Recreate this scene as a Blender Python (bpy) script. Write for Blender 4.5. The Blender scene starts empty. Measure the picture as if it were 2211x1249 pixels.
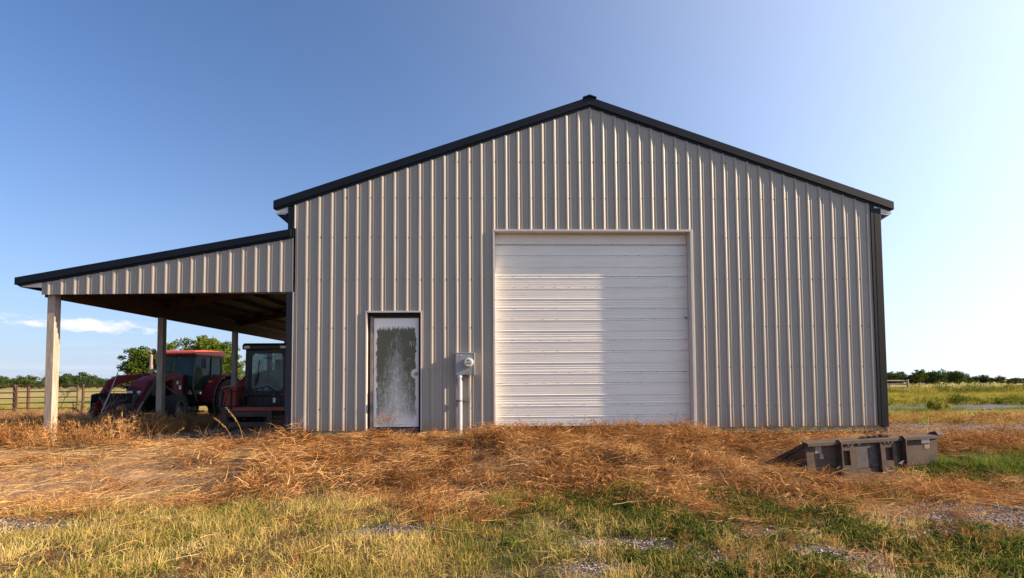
import bpy, math, random
import numpy as np
from mathutils import Vector, Matrix
R = math.radians
scene = bpy.context.scene
C = scene.collection

# ------------------------------------------------------------------ camera
EYE = 1.05
_yaw, _pitch, _roll = R(1.72), R(2.5), R(0.4)
fw = Vector((math.sin(_yaw)*math.cos(_pitch), math.cos(_yaw)*math.cos(_pitch), math.sin(_pitch)))
r0 = Vector((math.cos(_yaw), -math.sin(_yaw), 0)); u0 = r0.cross(fw)
rt = r0*math.cos(_roll) - u0*math.sin(_roll); up = u0*math.cos(_roll) + r0*math.sin(_roll)
cd = bpy.data.cameras.new('camera'); cam = bpy.data.objects.new('camera', cd); C.objects.link(cam)
cam.matrix_world = Matrix(((rt.x, up.x, -fw.x, 0), (rt.y, up.y, -fw.y, 0), (rt.z, up.z, -fw.z, EYE), (0, 0, 0, 1)))
cd.sensor_width = 36; cd.lens = 36*1100/2211; cd.shift_y = 149.5/2211
cd.clip_start = 0.05; cd.clip_end = 6000
scene.camera = cam

# ------------------------------------------------------------------ sun, sky, exposure
SUN = Vector((1, -1/9.5, 0.45)).normalized()
sd = bpy.data.lights.new('sun', 'SUN'); sd.energy = 5.0; sd.angle = R(0.5); sd.color = (1, .77, .54)
so = bpy.data.objects.new('sun', sd); C.objects.link(so)
so.rotation_euler = (-SUN).to_track_quat('-Z', 'Y').to_euler(); so.location = (30, -5, 20)
world = bpy.data.worlds.new('World'); scene.world = world; world.use_nodes = True
scene.view_settings.view_transform = 'Standard'; scene.view_settings.look = 'None'
scene.view_settings.exposure = 1.15; scene.view_settings.gamma = 1.0
scene.view_settings.use_curve_mapping = False

class NT:
    """tiny node-tree writer"""
    def __init__(s, nt): s.nt = nt
    def n(s, typ, ins=None, **props):
        d = s.nt.nodes.new(typ)
        for k, v in props.items(): setattr(d, k, v)
        for k, v in (ins or {}).items():
            sock = d.inputs[k]
            if isinstance(v, bpy.types.NodeSocket): s.nt.links.new(v, sock)
            else: sock.default_value = v
        return d
    def math(s, op, a, b=0.0, c=None, clamp=False):
        ins = {0: a, 1: b}
        if c is not None: ins[2] = c
        return s.n('ShaderNodeMath', ins, operation=op, use_clamp=clamp).outputs[0]
    def vm(s, op, a, b=(0, 0, 0)):
        return s.n('ShaderNodeVectorMath', {0: a, 1: b}, operation=op)
    def mix(s, f, a, b, blend='MIX'):
        d = s.nt.nodes.new('ShaderNodeMix'); d.data_type = 'RGBA'; d.blend_type = blend
        for i, v in ((0, f), (6, a), (7, b)):
            if isinstance(v, bpy.types.NodeSocket): s.nt.links.new(v, d.inputs[i])
            else: d.inputs[i].default_value = v if i == 0 or len(v) == 4 else (*v, 1)
        return d.outputs[2]
    def ramp(s, f, pts, interp='LINEAR'):
        d = s.nt.nodes.new('ShaderNodeValToRGB'); d.color_ramp.interpolation = interp
        e = d.color_ramp.elements
        while len(e) < len(pts): e.new(0.5)
        for el, (p, c) in zip(e, pts):
            el.position = p; el.color = (*c, 1) if hasattr(c, '__len__') else (c, c, c, 1)
        s.nt.links.new(f, d.inputs[0]); return d.outputs[0]
    def noise(s, vec, scale, detail=4, rough=.55, dist=0.0):
        d = s.n('ShaderNodeTexNoise', {'Scale': scale, 'Detail': detail, 'Roughness': rough, 'Distortion': dist})
        if vec is not None: s.nt.links.new(vec, d.inputs['Vector'])
        return d.outputs['Fac']

# world
w = NT(world.node_tree)
for x in list(world.node_tree.nodes): world.node_tree.nodes.remove(x)
sky = w.n('ShaderNodeTexSky', sky_type='NISHITA', sun_disc=False, sun_elevation=math.asin(SUN.z),
          sun_rotation=math.atan2(SUN.x, SUN.y), air_density=1.0, dust_density=0.8, ozone_density=2.5, altitude=200.0)
tc = w.n('ShaderNodeTexCoord').outputs['Generated']
def dirdot(v): return w.vm('DOT_PRODUCT', tc, tuple(Vector(v).normalized())).outputs['Value']
# a low cumulus far off to the left and thin streaks near the horizon
sep = w.n('ShaderNodeSeparateXYZ', {0: tc})
az = w.math('ARCTAN2', sep.outputs[0], sep.outputs[1]); el = sep.outputs[2]
cv = w.n('ShaderNodeCombineXYZ', {0: az, 1: w.math('MULTIPLY', el, 3.0), 2: 0.0}).outputs[0]
cn = w.noise(cv, 26, 6, .6)
def blob(a0, e0, ra, re, base=None):
    da = w.math('DIVIDE', w.math('SUBTRACT', az, a0), ra); de = w.math('DIVIDE', w.math('SUBTRACT', el, e0), re)
    d = w.math('SQRT', w.math('ADD', w.math('MULTIPLY', da, da), w.math('MULTIPLY', de, de)))
    return w.math('SUBTRACT', 1.0, d)
cum = w.math('ADD', blob(-.668, .0865, .10, .0115), w.math('MULTIPLY', w.math('SUBTRACT', cn, .5), 2.4))
cum = w.ramp(cum, [(.10, 0), (.62, 1)])
cum2 = w.math('ADD', blob(-.81, .093, .10, .008), w.math('MULTIPLY', w.math('SUBTRACT', cn, .5), 2.6))
cum2 = w.math('MULTIPLY', w.ramp(cum2, [(.15, 0), (.9, 1)]), .45)
sv = w.n('ShaderNodeCombineXYZ', {0: az, 1: w.math('MULTIPLY', el, 22.0), 2: 0.0}).outputs[0]
st = w.ramp(w.noise(sv, 3.2, 5, .6), [(.5, 0), (.85, .35)])
stm = w.math('MULTIPLY', st, w.ramp(el, [(0, .7), (.06, .8), (.16, 0)]))
skyc = w.vm('SCALE', sky.outputs[0]); w.nt.links.new(sky.outputs[0], skyc.inputs[0]); skyc.inputs['Scale'].default_value = .064
# summer haze: pale towards the horizon, glowing towards the sun
hz = w.math('POWER', 2.718, w.math('MULTIPLY', w.math('ABSOLUTE', el), -5.2))
tint = w.mix(1.0, skyc.outputs[0], (.60, .90, 1.24), 'MULTIPLY')
cc = w.mix(w.math('MULTIPLY', hz, .88), tint, (.30, .335, .415))
sg = w.math('POWER', w.math('ADD', w.math('MULTIPLY', dirdot(SUN), .5), .5), 4.8)
cc = w.mix(w.math('MULTIPLY', sg, .58), cc, (.97, .965, .95), 'ADD')
cc = w.mix(stm, cc, (.50, .52, .60))
cc = w.mix(cum2, cc, (.52, .50, .56))
cc = w.mix(w.math('MULTIPLY', cum, .6), cc, (.62, .56, .56))
bg = w.n('ShaderNodeBackground', {0: cc, 1: 1.0})
w.n('ShaderNodeOutputWorld', {0: bg.outputs[0]})

# ------------------------------------------------------------------ helpers: materials
def newmat(name):
    m = bpy.data.materials.new(name); m.use_nodes = True
    t = NT(m.node_tree); b = m.node_tree.nodes['Principled BSDF']
    return m, t, b
def link(t, a, b): t.nt.links.new(a, b)
def mat(name, col, rough=.6, metal=0.0, var=.15, scale=6.0, bump=0.0, bscale=40.0, dirt=None, dirtamt=.0, spec=.5, stretch=(1, 1, 1), splash=None):
    m, t, b = newmat(name)
    co = t.n('ShaderNodeTexCoord').outputs['Object']
    co = t.vm('MULTIPLY', co, stretch).outputs[0]
    n = t.noise(co, scale, 6)
    c1 = tuple(x*(1-var) for x in col); c2 = tuple(min(1, x*(1+var)) for x in col)
    c = t.ramp(n, [(.3, c1), (.7, c2)])
    if dirt:
        dn = t.ramp(t.noise(co, scale*2.7, 7, .65), [(.42, 0), (.75, 1)])
        c = t.mix(t.math('MULTIPLY', dn, dirtamt), c, dirt)
    if splash:
        zz_ = t.n('ShaderNodeSeparateXYZ', {0: t.n('ShaderNodeNewGeometry').outputs['Position']}).outputs[2]
        sn = t.math('ADD', zz_, t.math('MULTIPLY', t.noise(co, 9, 6, .7), .75))
        c = t.mix(t.ramp(sn, [(.40, .75), (.78, 0)]), c, splash)
    link(t, c, b.inputs['Base Color'])
    link(t, t.math('ADD', t.math('MULTIPLY', n, .25), rough-.12), b.inputs['Roughness'])
    b.inputs['Metallic'].default_value = metal
    b.inputs['Specular IOR Level'].default_value = spec
    if bump:
        bn = t.n('ShaderNodeBump', {'Strength': bump, 'Distance': .01, 'Height': t.noise(co, bscale, 5)})
        link(t, bn.outputs[0], b.inputs['Normal'])
    return m
def glassmat(name, tint, op=.5, rough=.08, dirty=0.0):
    m, t, b = newmat(name)
    b.inputs['Base Color'].default_value = (*tint, 1); b.inputs['Roughness'].default_value = rough
    co = t.n('ShaderNodeTexCoord').outputs['Object']
    tr = t.n('ShaderNodeBsdfTransparent', {0: (.55, .72, .68, 1)})
    f = t.math('ADD', op, t.math('MULTIPLY', t.ramp(t.noise(co, 5, 7, .6), [(.4, 0), (.7, 1)]), dirty))
    mx = t.n('ShaderNodeMixShader', {0: f, 1: tr.outputs[0], 2: b.outputs[0]})
    link(t, mx.outputs[0], m.node_tree.nodes['Material Output'].inputs[0])
    return m
def bladem(name, cols, transl=.25, nscale=.9, drift=None):
    """thin plant matter: cols is a ramp over (blade variation + place noise)"""
    m, t, b = newmat(name)
    a = t.n('ShaderNodeAttribute', attribute_name='v').outputs['Fac']
    pos = t.n('ShaderNodeNewGeometry').outputs['Position']
    n = t.ramp(t.noise(pos, nscale, 5, .6), [(.32, 0), (.68, 1)])
    rnd = t.n('ShaderNodeObjectInfo').outputs['Random']
    f = t.math('ADD', t.math('MULTIPLY', a, .42), t.math('ADD', t.math('MULTIPLY', n, .38), t.math('MULTIPLY', rnd, .2)))
    c = t.ramp(f, cols)
    if drift: c = t.mix(t.ramp(t.noise(t.vm('ADD', pos, (31, 7, 0)).outputs[0], nscale*1.9, 5, .6), [(.42, 0), (.66, .8)]), c, drift, 'MULTIPLY')
    d = t.n('ShaderNodeBsdfDiffuse', {0: c}); tr = t.n('ShaderNodeBsdfTranslucent', {0: c})
    mx = t.n('ShaderNodeMixShader', {0: transl, 1: d.outputs[0], 2: tr.outputs[0]})
    link(t, mx.outputs[0], m.node_tree.nodes['Material Output'].inputs[0])
    return m

# ------------------------------------------------------------------ helpers: meshes
class MB:
    def __init__(s): s.v = []; s.f = []; s.smooth = False
    def add(s, vs, fs):
        o = len(s.v); s.v += [tuple(x) for x in vs]; s.f += [tuple(i+o for i in q) for q in fs]; return s
    def box(s, x0, x1, y0, y1, z0, z1):
        v = [(x, y, z) for z in (z0, z1) for y in (y0, y1) for x in (x0, x1)]
        return s.add(v, [(0, 2, 3, 1), (4, 5, 7, 6), (0, 1, 5, 4), (2, 6, 7, 3), (0, 4, 6, 2), (1, 3, 7, 5)])
    def bar(s, a, b, wx, wy=None, upv=(0, 0, 1)):
        """square bar from a to b"""
        a = Vector(a); b = Vector(b); d = (b-a).normalized(); wy = wx if wy is None else wy
        u = Vector(upv)
        if abs(d.dot(u)) > .98: u = Vector((0, 1, 0))
        r = d.cross(u).normalized(); u = r.cross(d).normalized()
        q = [(-1, -1), (1, -1), (1, 1), (-1, 1)]
        v = [p + r*(i*wx/2) + u*(j*wy/2) for p in (a, b) for i, j in q]
        return s.add(v, [(3, 2, 1, 0), (4, 5, 6, 7)] + [(i, (i+1) % 4, 4+(i+1) % 4, 4+i) for i in range(4)])
    def tube(s, pts, rad, n=8, cap=True):
        pts = [Vector(p) for p in pts]; rs = rad if hasattr(rad, '__len__') else [rad]*len(pts)
        v = []
        for i, p in enumerate(pts):
            d = (pts[min(i+1, len(pts)-1)] - pts[max(i-1, 0)]).normalized()
            u = Vector((0, 0, 1)) if abs(d.z) < .95 else Vector((1, 0, 0))
            r = d.cross(u).normalized(); u = r.cross(d)
            for k in range(n):
                an = 2*math.pi*k/n; v.append(p + (r*math.cos(an) + u*math.sin(an))*rs[i])
        f = [(i*n+k, i*n+(k+1) % n, (i+1)*n+(k+1) % n, (i+1)*n+k) for i in range(len(pts)-1) for k in range(n)]
        if cap: f += [tuple(range(n-1, -1, -1)), tuple((len(pts)-1)*n+k for k in range(n))]
        return s.add(v, f)
    def prism(s, poly, axis, a, b):
        """poly 2D points extruded along axis 'x','y','z' from a to b"""
        def p3(p, t): return {'x': (t, p[0], p[1]), 'y': (p[0], t, p[1]), 'z': (p[0], p[1], t)}[axis]
        n = len(poly); v = [p3(p, a) for p in poly] + [p3(p, b) for p in poly]
        return s.add(v, [tuple(range(n)), tuple(range(2*n-1, n-1, -1))] + [(i, n+i, n+(i+1) % n, (i+1) % n) for i in range(n)])
    def lathe(s, prof, c, axis='y', n=32):
        """prof [(radius, along)], closed ring round axis"""
        v = []; m = len(prof)
        for k in range(n):
            an = 2*math.pi*k/n
            for r, t in prof:
                a, b = r*math.cos(an), r*math.sin(an)
                v.append({'y': (c[0]+a, c[1]+t, c[2]+b), 'x': (c[0]+t, c[1]+a, c[2]+b), 'z': (c[0]+a, c[1]+b, c[2]+t)}[axis])
        f = [(k*m+i, k*m+(i+1) % m, ((k+1) % n)*m+(i+1) % m, ((k+1) % n)*m+i) for k in range(n) for i in range(m)]
        return s.add(v, f)
    def mesh(s, name, m, smooth=None):
        me = bpy.data.meshes.new(name); me.from_pydata(s.v, [], s.f); me.materials.append(m)
        if smooth or (smooth is None and s.smooth):
            for p in me.polygons: p.use_smooth = True
        me.update(); return me
    def build(s, name, m, parent=None, smooth=None, bevel=0, fix=True):
        me = s.mesh(name, m, smooth)
        if fix:
            import bmesh
            bm = bmesh.new(); bm.from_mesh(me); bmesh.ops.recalc_face_normals(bm, faces=bm.faces); bm.to_mesh(me); bm.free()
        o = bpy.data.objects.new(name, me); C.objects.link(o)
        if parent: o.parent = parent
        if bevel:
            b = o.modifiers.new('bevel', 'BEVEL'); b.width = bevel; b.segments = 2; b.limit_method = 'ANGLE'
        return o
def tag(o, label=None, cat=None, group=None, kind=None):
    if label: o['label'] = label
    if cat: o['category'] = cat
    if group: o['group'] = group
    if kind: o['kind'] = kind
    return o
def empty(name, loc=(0, 0, 0), rz=0.0, label=None, cat=None, group=None):
    o = bpy.data.objects.new(name, None); C.objects.link(o); o.empty_display_size = .2
    o.location = loc; o.rotation_euler = (0, 0, rz); return tag(o, label, cat, group)
def npmesh(name, v, f, m=None, attrs=None, smooth=False):
    """v Nx3, f Mxk numpy"""
    v = np.asarray(v, np.float32); f = np.asarray(f, np.int32); k = f.shape[1] if len(f) else 3
    me = bpy.data.meshes.new(name)
    me.vertices.add(len(v)); me.vertices.foreach_set('co', v.ravel())
    if len(f):
        me.loops.add(f.size); me.loops.foreach_set('vertex_index', f.ravel())
        me.polygons.add(len(f)); me.polygons.foreach_set('loop_start', np.arange(0, f.size, k, dtype=np.int32))
        me.polygons.foreach_set('use_smooth', np.full(len(f), smooth))
    for an, (typ, dat) in (attrs or {}).items():
        a = me.attributes.new(an, typ, 'POINT')
        a.data.foreach_set('vector' if typ == 'FLOAT_VECTOR' else 'value', np.asarray(dat, np.int32 if typ == 'INT' else np.float32).ravel())
    if m: me.materials.append(m)
    me.update(calc_edges=True); return me
def copy_tree(o, parent=None):
    c = o.copy(); C.objects.link(c); c.parent = parent
    for ch in o.children: copy_tree(ch, c)
    return c

# ------------------------------------------------------------------ terrain
#H0
def ss(a, b, t):
    t = np.clip((t-a)/(b-a), 0, 1); return t*t*(3-2*t)
def ground_h(x, y):
    x = np.asarray(x, float); y = np.asarray(y, float)
    z = -.33*(1-ss(6.3, 9.1, y)) - .07*(1-ss(3, 5.5, y))
    left = ss(0, 1, (-x-5)/4)
    z = z - left*(.32*ss(10, 17, y) + .40*ss(17, 30, y) + .75*ss(35, 110, y))
    z = z - ss(3.6, 4.6, x)*.02*ss(8, 9, y)*(1-ss(10, 14, y))
    z = z - (1-left)*(.30*ss(12, 22, y) + .35*ss(24, 45, y) + .80*ss(48, 120, y))
    # gentle swells, dying out at the wall
    a = np.minimum(1, np.abs(y-9.5)/1.5)
    z = z + a*(.025*np.sin(x*1.3+.7*y)*np.sin(y*1.1+1) + .012*np.sin(3.1*x+1.7*y) + .010*np.sin(2.2*y-4.0*x+2))
    # the heap of dry weeds in front of the wall
    z = z + .05*np.exp(-((y-8.2)/.8)**2)*ss(-4.2, -3.2, x)*(1-ss(4.0, 5.5, x))
    return z
#H1
def vnoise(x, y, s, seed=0):
    """cheap smooth value noise in numpy, 0..1"""
    xs, ys = np.asarray(x)*s+17.3*seed+1000, np.asarray(y)*s+9.1*seed+1000
    xi, yi = np.floor(xs).astype(int), np.floor(ys).astype(int); xf, yf = xs-xi, ys-yi
    xf = xf*xf*(3-2*xf); yf = yf*yf*(3-2*yf)
    def hsh(a, b):
        q = np.sin(a*127.1 + b*311.7 + seed*74.7)*43758.5453; return q-np.floor(q)
    return (hsh(xi, yi)*(1-xf)+hsh(xi+1, yi)*xf)*(1-yf) + (hsh(xi, yi+1)*(1-xf)+hsh(xi+1, yi+1)*xf)*yf
def fbm(x, y, s, seed=0):
    return (vnoise(x, y, s, seed)*.5 + vnoise(x, y, s*2.1, seed+1)*.3 + vnoise(x, y, s*4.3, seed+2)*.2)
EDX = [-9, -6, -4.7, -4.3, -2.8, -1.8, -1.0, -.5, .14, 1.2, 1.94, 2.6, 3.2, 5.2, 6, 9]
EDY = [4.6, 4.9, 5.55, 6.15, 6.1, 5.85, 5.35, 5.5, 6.0, 6.45, 6.5, 6.2, 5.75, 5.6, 6.0, 6.4]
def ell(x, y, L):
    m = np.zeros_like(x, float)
    for (cx, cy, rx, ry, k) in L:
        m = np.maximum(m, k*np.clip(1.6*(1-np.sqrt(((x-cx)/rx)**2+((y-cy)/ry)**2)), 0, 1))
    return m
GRAV = [(-4.9, 5.2, 1.4, .27, 1), (-1.0, 4.9, .62, .2, 1), (1.1, 4.4, .75, .22, 1), (.72, 3.85, .35, .16, 1), (2.72, 4.1, .65, .24, 1),
        (2.75, 3.72, .4, .18, 1), (4.9, 5.1, 1.7, .65, 1), (2.6, 4.6, .5, .13, .9), (1.8, 4.0, .5, .14, .8), (3.9, 4.5, .6, .22, .8), (9.8, 10.6, 3.4, 1.0, 1), (7.4, 9.9, 3.2, .55, .7), (12.5, 10.2, 4, .5, 1),
        (5.6, 4.4, 1.2, .3, .8), (-5.6, 10.6, 1.9, 1.6, .7), (1.9, 4.75, .3, .1, .7), (3.3, 4.9, .4, .1, .8)]
def zones(x, y):
    n1 = fbm(x, y, .9, 3); n2 = fbm(x, y, 2.3, 8)
    ey = np.interp(x, EDX, EDY)
    green = ss(-.35, .35, ey - y + (n2-.5)*1.6 + (n1-.5)*1.5)*np.clip(4.2*fbm(x, y, .85, 66)-1.0, .12, 1)
    green = np.maximum(green, ell(x, y, [(6.8, 7.1, 1.3, 1.0, 1), (8.5, 7.3, 2.2, .8, .9), (4.85, 6.35, .35, .2, 1.0)]))
    front = (y < 9.6)
    back = ss(10.6, 12.2, y + (n1-.5)*1.5)*ss(7.6, 8.4, x)              # right of the shed
    backl = ss(20.0, 24.0, y+(n1-.5)*4)*(x < 7)                         # left paddock
    green = np.where(front, green, np.maximum(back*.9, backl))
    grav = np.clip(ell(x, y, GRAV) + (n2-.5)*.9*(ell(x, y, GRAV) > .02), 0, 1)
    track = ss(-3.2, -4.1, x+(n2-.5)*1.2)*ss(5.7, 6.4, y+(n1-.5)*.8)*ss(9.15, 8.6, y)*np.clip(1.6-1.6*n1+.3*(y < 7.6), 0, 1)*ss(-10, -8, x)
    return green, grav, track

def micro(x, y):
    tr_ = ss(-3.2, -3.9, x)
    near = (np.abs(x) < 14)*(y < 12.5)*np.clip(np.abs(y-9.5)/.25, 0, 1)
    return near*((fbm(x, y, 5, 5)-.5)*.06 + (fbm(x, y, 1.7, 15)-.5)*.24*ss(5.8, 6.8, y)*(1-ss(8.6, 9.3, y))*(1-.8*tr_)*(1-ss(4.0, 4.6, x)*ss(8.2, 7.8, y)*(x < 7)) + .10*ss(-3.95, -3.5, x+(fbm(x, y, 2, 9)-.5)*.5)*(1-ss(3.0, 4.2, x))*ss(6.2, 6.9, y)*(1-ss(8.2, 9.1, y)))
xs = np.unique(np.concatenate([np.arange(-13, 13.01, .09), np.arange(-40, 40.1, 1.0), np.geomspace(40, 2500, 24), -np.geomspace(40, 2500, 24)]))
ys = np.unique(np.concatenate([np.arange(-2, 2.5, .5), np.arange(2.5, 12.6, .07), np.arange(12.6, 40, .5), np.geomspace(40, 3000, 40), [-2500, -400, -60, -10]]))
X, Y = np.meshgrid(xs, ys); Z = ground_h(X, Y) + micro(X, Y)
far = np.hypot(X, Y); Z = Z - np.where(far > 500, (far-500)*.002, 0)
nx, ny = len(xs), len(ys)
I = np.arange(nx*ny).reshape(ny, nx)
F4 = np.stack([I[:-1, :-1], I[:-1, 1:], I[1:, 1:], I[1:, :-1]], -1).reshape(-1, 4)
zg, zv, zt = zones(X, Y)

m, t, b = newmat('ground_soil_and_grass')
pos = t.n('ShaderNodeNewGeometry').outputs['Position']
A = lambda k: t.n('ShaderNodeAttribute', attribute_name=k).outputs['Fac']
nA = t.noise(pos, 1.3, 8, .6); nB = t.noise(pos, 22, 6, .65); nC = t.noise(pos, .06, 6, .6)
soil = t.ramp(nB, [(.25, (.035, .020, .012)), (.5, (.10, .055, .028)), (.75, (.24, .145, .075))])
soil = t.mix(t.ramp(nA, [(.35, 0), (.7, .6)]), soil, (.16, .085, .036))
trk = t.ramp(nB, [(.3, (.20, .115, .058)), (.7, (.44, .29, .165))])
vor = t.n('ShaderNodeTexVoronoi', {'Vector': pos, 'Scale': 42.0, 'Randomness': 1.0})
grv = t.mix(t.ramp(vor.outputs['Distance'], [(.2, 1), (.6, 0)]), (.10, .08, .07), t.ramp(t.n('ShaderNodeSeparateColor', {0: vor.outputs['Color']}).outputs[0], [(0, (.20, .155, .12)), (.6, (.36, .30, .25)), (1, (.56, .49, .42))]))
grn = t.ramp(nB, [(.25, (.03, .028, .012)), (.55, (.11, .085, .035)), (.8, (.26, .19, .08))])
fld = t.ramp(nC, [(.3, (.20, .19, .055)), (.5, (.34, .26, .09)), (.7, (.44, .32, .13))])
yv = t.n('ShaderNodeSeparateXYZ', {0: pos}).outputs[1]
fld = t.mix(t.ramp(t.noise(t.vm('MULTIPLY', pos, (.05, 1, 1)).outputs[0], .25, 5, .6), [(.45, 0), (.62, .7)]), fld, (.17, .20, .045))
c = t.mix(A('track'), soil, trk); c = t.mix(A('green'), c, grn)
c = t.mix(t.ramp(t.math('DIVIDE', yv, 100.0), [(.17, 0), (.28, 1)]), c, fld)
c = t.mix(A('gravel'), c, grv)
link(t, c, b.inputs['Base Color']); b.inputs['Roughness'].default_value = .95; b.inputs['Specular IOR Level'].default_value = .15
bh = t.math('ADD', nB, t.math('MULTIPLY', t.math('MULTIPLY', vor.outputs['Distance'], A('gravel')), -.8))
link(t, t.n('ShaderNodeBump', {'Strength': .9, 'Distance': .03, 'Height': bh}).outputs[0], b.inputs['Normal'])
me = npmesh('ground', np.stack([X, Y, Z], -1).reshape(-1, 3), F4, m, {'green': ('FLOAT', zg.ravel()), 'gravel': ('FLOAT', zv.ravel()), 'track': ('FLOAT', zt.ravel())}, True)
g = bpy.data.objects.new('ground', me); C.objects.link(g); tag(g, 'open field ground with bare soil, gravel patches and dry pasture', kind='structure')

# asphalt road beyond the shed on the right
asph = mat('asphalt', (.05, .05, .056), .85, var=.2, scale=2, bump=.4, bscale=60)
v = []; f = []
rx = np.arange(8, 140, 1.0)
def road_y(x): return 21.3 + .12*(x-14)
for i, x in enumerate(rx):
    for dy in (-1.7, 1.7):
        v.append((x, road_y(x)+dy + .12*math.sin(x*2.1+dy), float(ground_h(x, road_y(x)+dy))+.03))
    if i: k = 2*i; f.append((k-2, k-1, k+1, k))
mb = MB(); mb.add(v, f); tag(mb.build('road', asph, smooth=True), 'grey asphalt lane running across behind the right side of the shed', kind='structure')

# ------------------------------------------------------------------ materials
siding = mat('painted_siding_steel', (.30, .268, .228), .56, var=.05, scale=1.5, dirt=(.30, .25, .20), dirtamt=.35, spec=.5, stretch=(1, 1, .35), splash=(.26, .17, .10))
trimdark = mat('dark_trim_steel', (.006, .009, .015), .5, var=.2, scale=3, spec=.2)
trimblack = mat('corner_trim_steel', (.007, .007, .009), .55, var=.2, scale=2, spec=.18)
trimlight = mat('light_trim_steel', (.56, .51, .46), .4, var=.06, scale=3)
white = mat('white_door_enamel', (.83, .78, .70), .42, var=.03, scale=2, dirt=(.55, .47, .36), dirtamt=.22, spec=.4, stretch=(.5, 1, 3))
groove = mat('door_joint_shadow_seal', (.35, .30, .25), .7, var=.2, scale=20)
wood = mat('weathered_post_wood', (.40, .32, .25), .85, var=.3, scale=5, bump=.7, bscale=14, stretch=(6, 6, .6), dirt=(.16, .12, .09), dirtamt=.45)
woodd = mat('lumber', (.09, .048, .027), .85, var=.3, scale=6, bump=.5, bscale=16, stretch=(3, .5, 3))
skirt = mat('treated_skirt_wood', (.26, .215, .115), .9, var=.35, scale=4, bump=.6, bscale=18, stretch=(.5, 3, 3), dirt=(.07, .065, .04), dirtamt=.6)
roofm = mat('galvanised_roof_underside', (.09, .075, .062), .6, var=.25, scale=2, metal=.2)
dark = mat('interior_dark', (.05, .045, .04), .9)
screw = mat('screw_head', (.16, .14, .125), .5)

# ------------------------------------------------------------------ the shed
YF = 9.5; XL, XR = -3.73, 7.28; XM = 1.80
def rake_z(x): return 6.30 - .343*abs(x-XM)          # under edge of the rake trim follows this minus trim height
YB = 20.6
barn = empty('pole_barn', (XM, YF, 0), 0, 'beige ribbed metal shed with white overhead door and an open lean-to on its left', 'shed')
def P(o):   # keep world coordinates while parenting to the barn
    o.parent = barn; o.location = (-XM, -YF, 0); return o
class BarnMB(MB):
    def build(s, name, m, **k): return P(MB.build(s, name, m, None, **k))

PITCH = .2325; RIB0 = -.05
def prof(x):
    """how far the sheet stands out at x"""
    u = (x-RIB0)/PITCH; u = (u-round(u))*PITCH; a = abs(u)
    if a <= .012: return .0155
    if a <= .036: return .0155*(.036-a)/.024
    for c in (.073, -.073, ):
        if abs(u-c) < .012: return .0028*(1-abs(u-c)/.012)
    if abs(abs(u)-PITCH/2) < .010: return .0022*(1-abs(abs(u)-PITCH/2)/.010)
    return 0
def xcols(x0, x1):
    base = [-.036, -.012, .012, .036, .061, .073, .085, .1063, .11625]
    out = [x0, x1]
    k0 = int((x0-RIB0)/PITCH)-2; k1 = int((x1-RIB0)/PITCH)+2
    for k in range(k0, k1+1):
        for b_ in base + [-.061, -.073, -.085, -.1063]:
            x = RIB0+k*PITCH+b_
            if x0+.002 < x < x1-.002: out.append(x)
    return sorted(out)
rw = random.Random(5)
def wav(x, z, seed):
    k = math.floor((x-RIB0)/PITCH)
    p = (math.sin(k*12.9898+seed*78.2)*43758.5) % 1
    return .0005*math.sin(z*2.1+p*6.3+x*9) + .0003*math.sin(z*4.1+p*17+1.3*k) + .0028*math.exp(-z*2.0)*math.sin(k*3.1+p*9)
# openings (x0, x1, header z)
OPEN = [(-2.405, -1.405, 2.335), (-.035, 3.69, 3.865)]
def panel(x0, x1, zlo, zhi, seed):
    """one corrugated sheet, cut round the door openings"""
    mb = BarnMB(); edges = [x0] + sorted(e for o_ in OPEN for e in o_[:2] if x0+.003 < e < x1-.003) + [x1]
    for ea, eb in zip(edges[:-1], edges[1:]):
        mid = (ea+eb)/2; lo = zlo
        for o_ in OPEN:
            if o_[0] < mid < o_[1]: h = o_[2]; lo = (lambda x, h=h: h)
        xc = xcols(ea, eb); n = max(3, int((zhi(mid)-lo(mid))/.28)); v = []; f = []
        for i, x in enumerate(xc):
            for j in range(n+1):
                z = lo(x)+(zhi(x)-lo(x))*j/n
                v.append((x, YF-prof(x)-wav(x, z, seed)-.006, z))
        m_ = n+1
        for i in range(len(xc)-1):
            for j in range(n): f.append((i*m_+j, (i+1)*m_+j, (i+1)*m_+j+1, i*m_+j+1))
        mb.add(v, f)
    return mb.build('siding_panel', siding, fix=False)
pw = PITCH*4; edges = [XL]
x = RIB0 - .045
while x > XL+.3: x -= pw
x += pw if x < XL+.3 else 0
while x < XR-.2: edges.append(x); x += pw
edges.append(XR-.06)
for i, (a, b_) in enumerate(zip(edges[:-1], edges[1:])):
    top = lambda x: rake_z(x)-.02
    if a < XM < b_:
        panel(a, XM, lambda x: .15, top, i); panel(XM, b_+.0, lambda x: .15, top, i)
    else: panel(a, b_, lambda x: .15, top, i)
# lean-to gable sheets
LXL = -8.30
def lean_top(x): return 3.86 - .183*(-3.78-x)*1.0
def lean_bot(x): return 2.675 + (x-LXL)/(XL-LXL)*.045
ed = [LXL]; x = XL-.03
ed = [x - k*pw for k in range(0, 5)]; ed = [LXL] + sorted(ed) if min(ed) > LXL+.15 else sorted([LXL]+[e for e in ed if e > LXL+.15])
for i, (a, b_) in enumerate(zip(ed[:-1], ed[1:])): panel(a, b_, lean_bot, lambda x: lean_top(x)-.14, 40+i)
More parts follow.
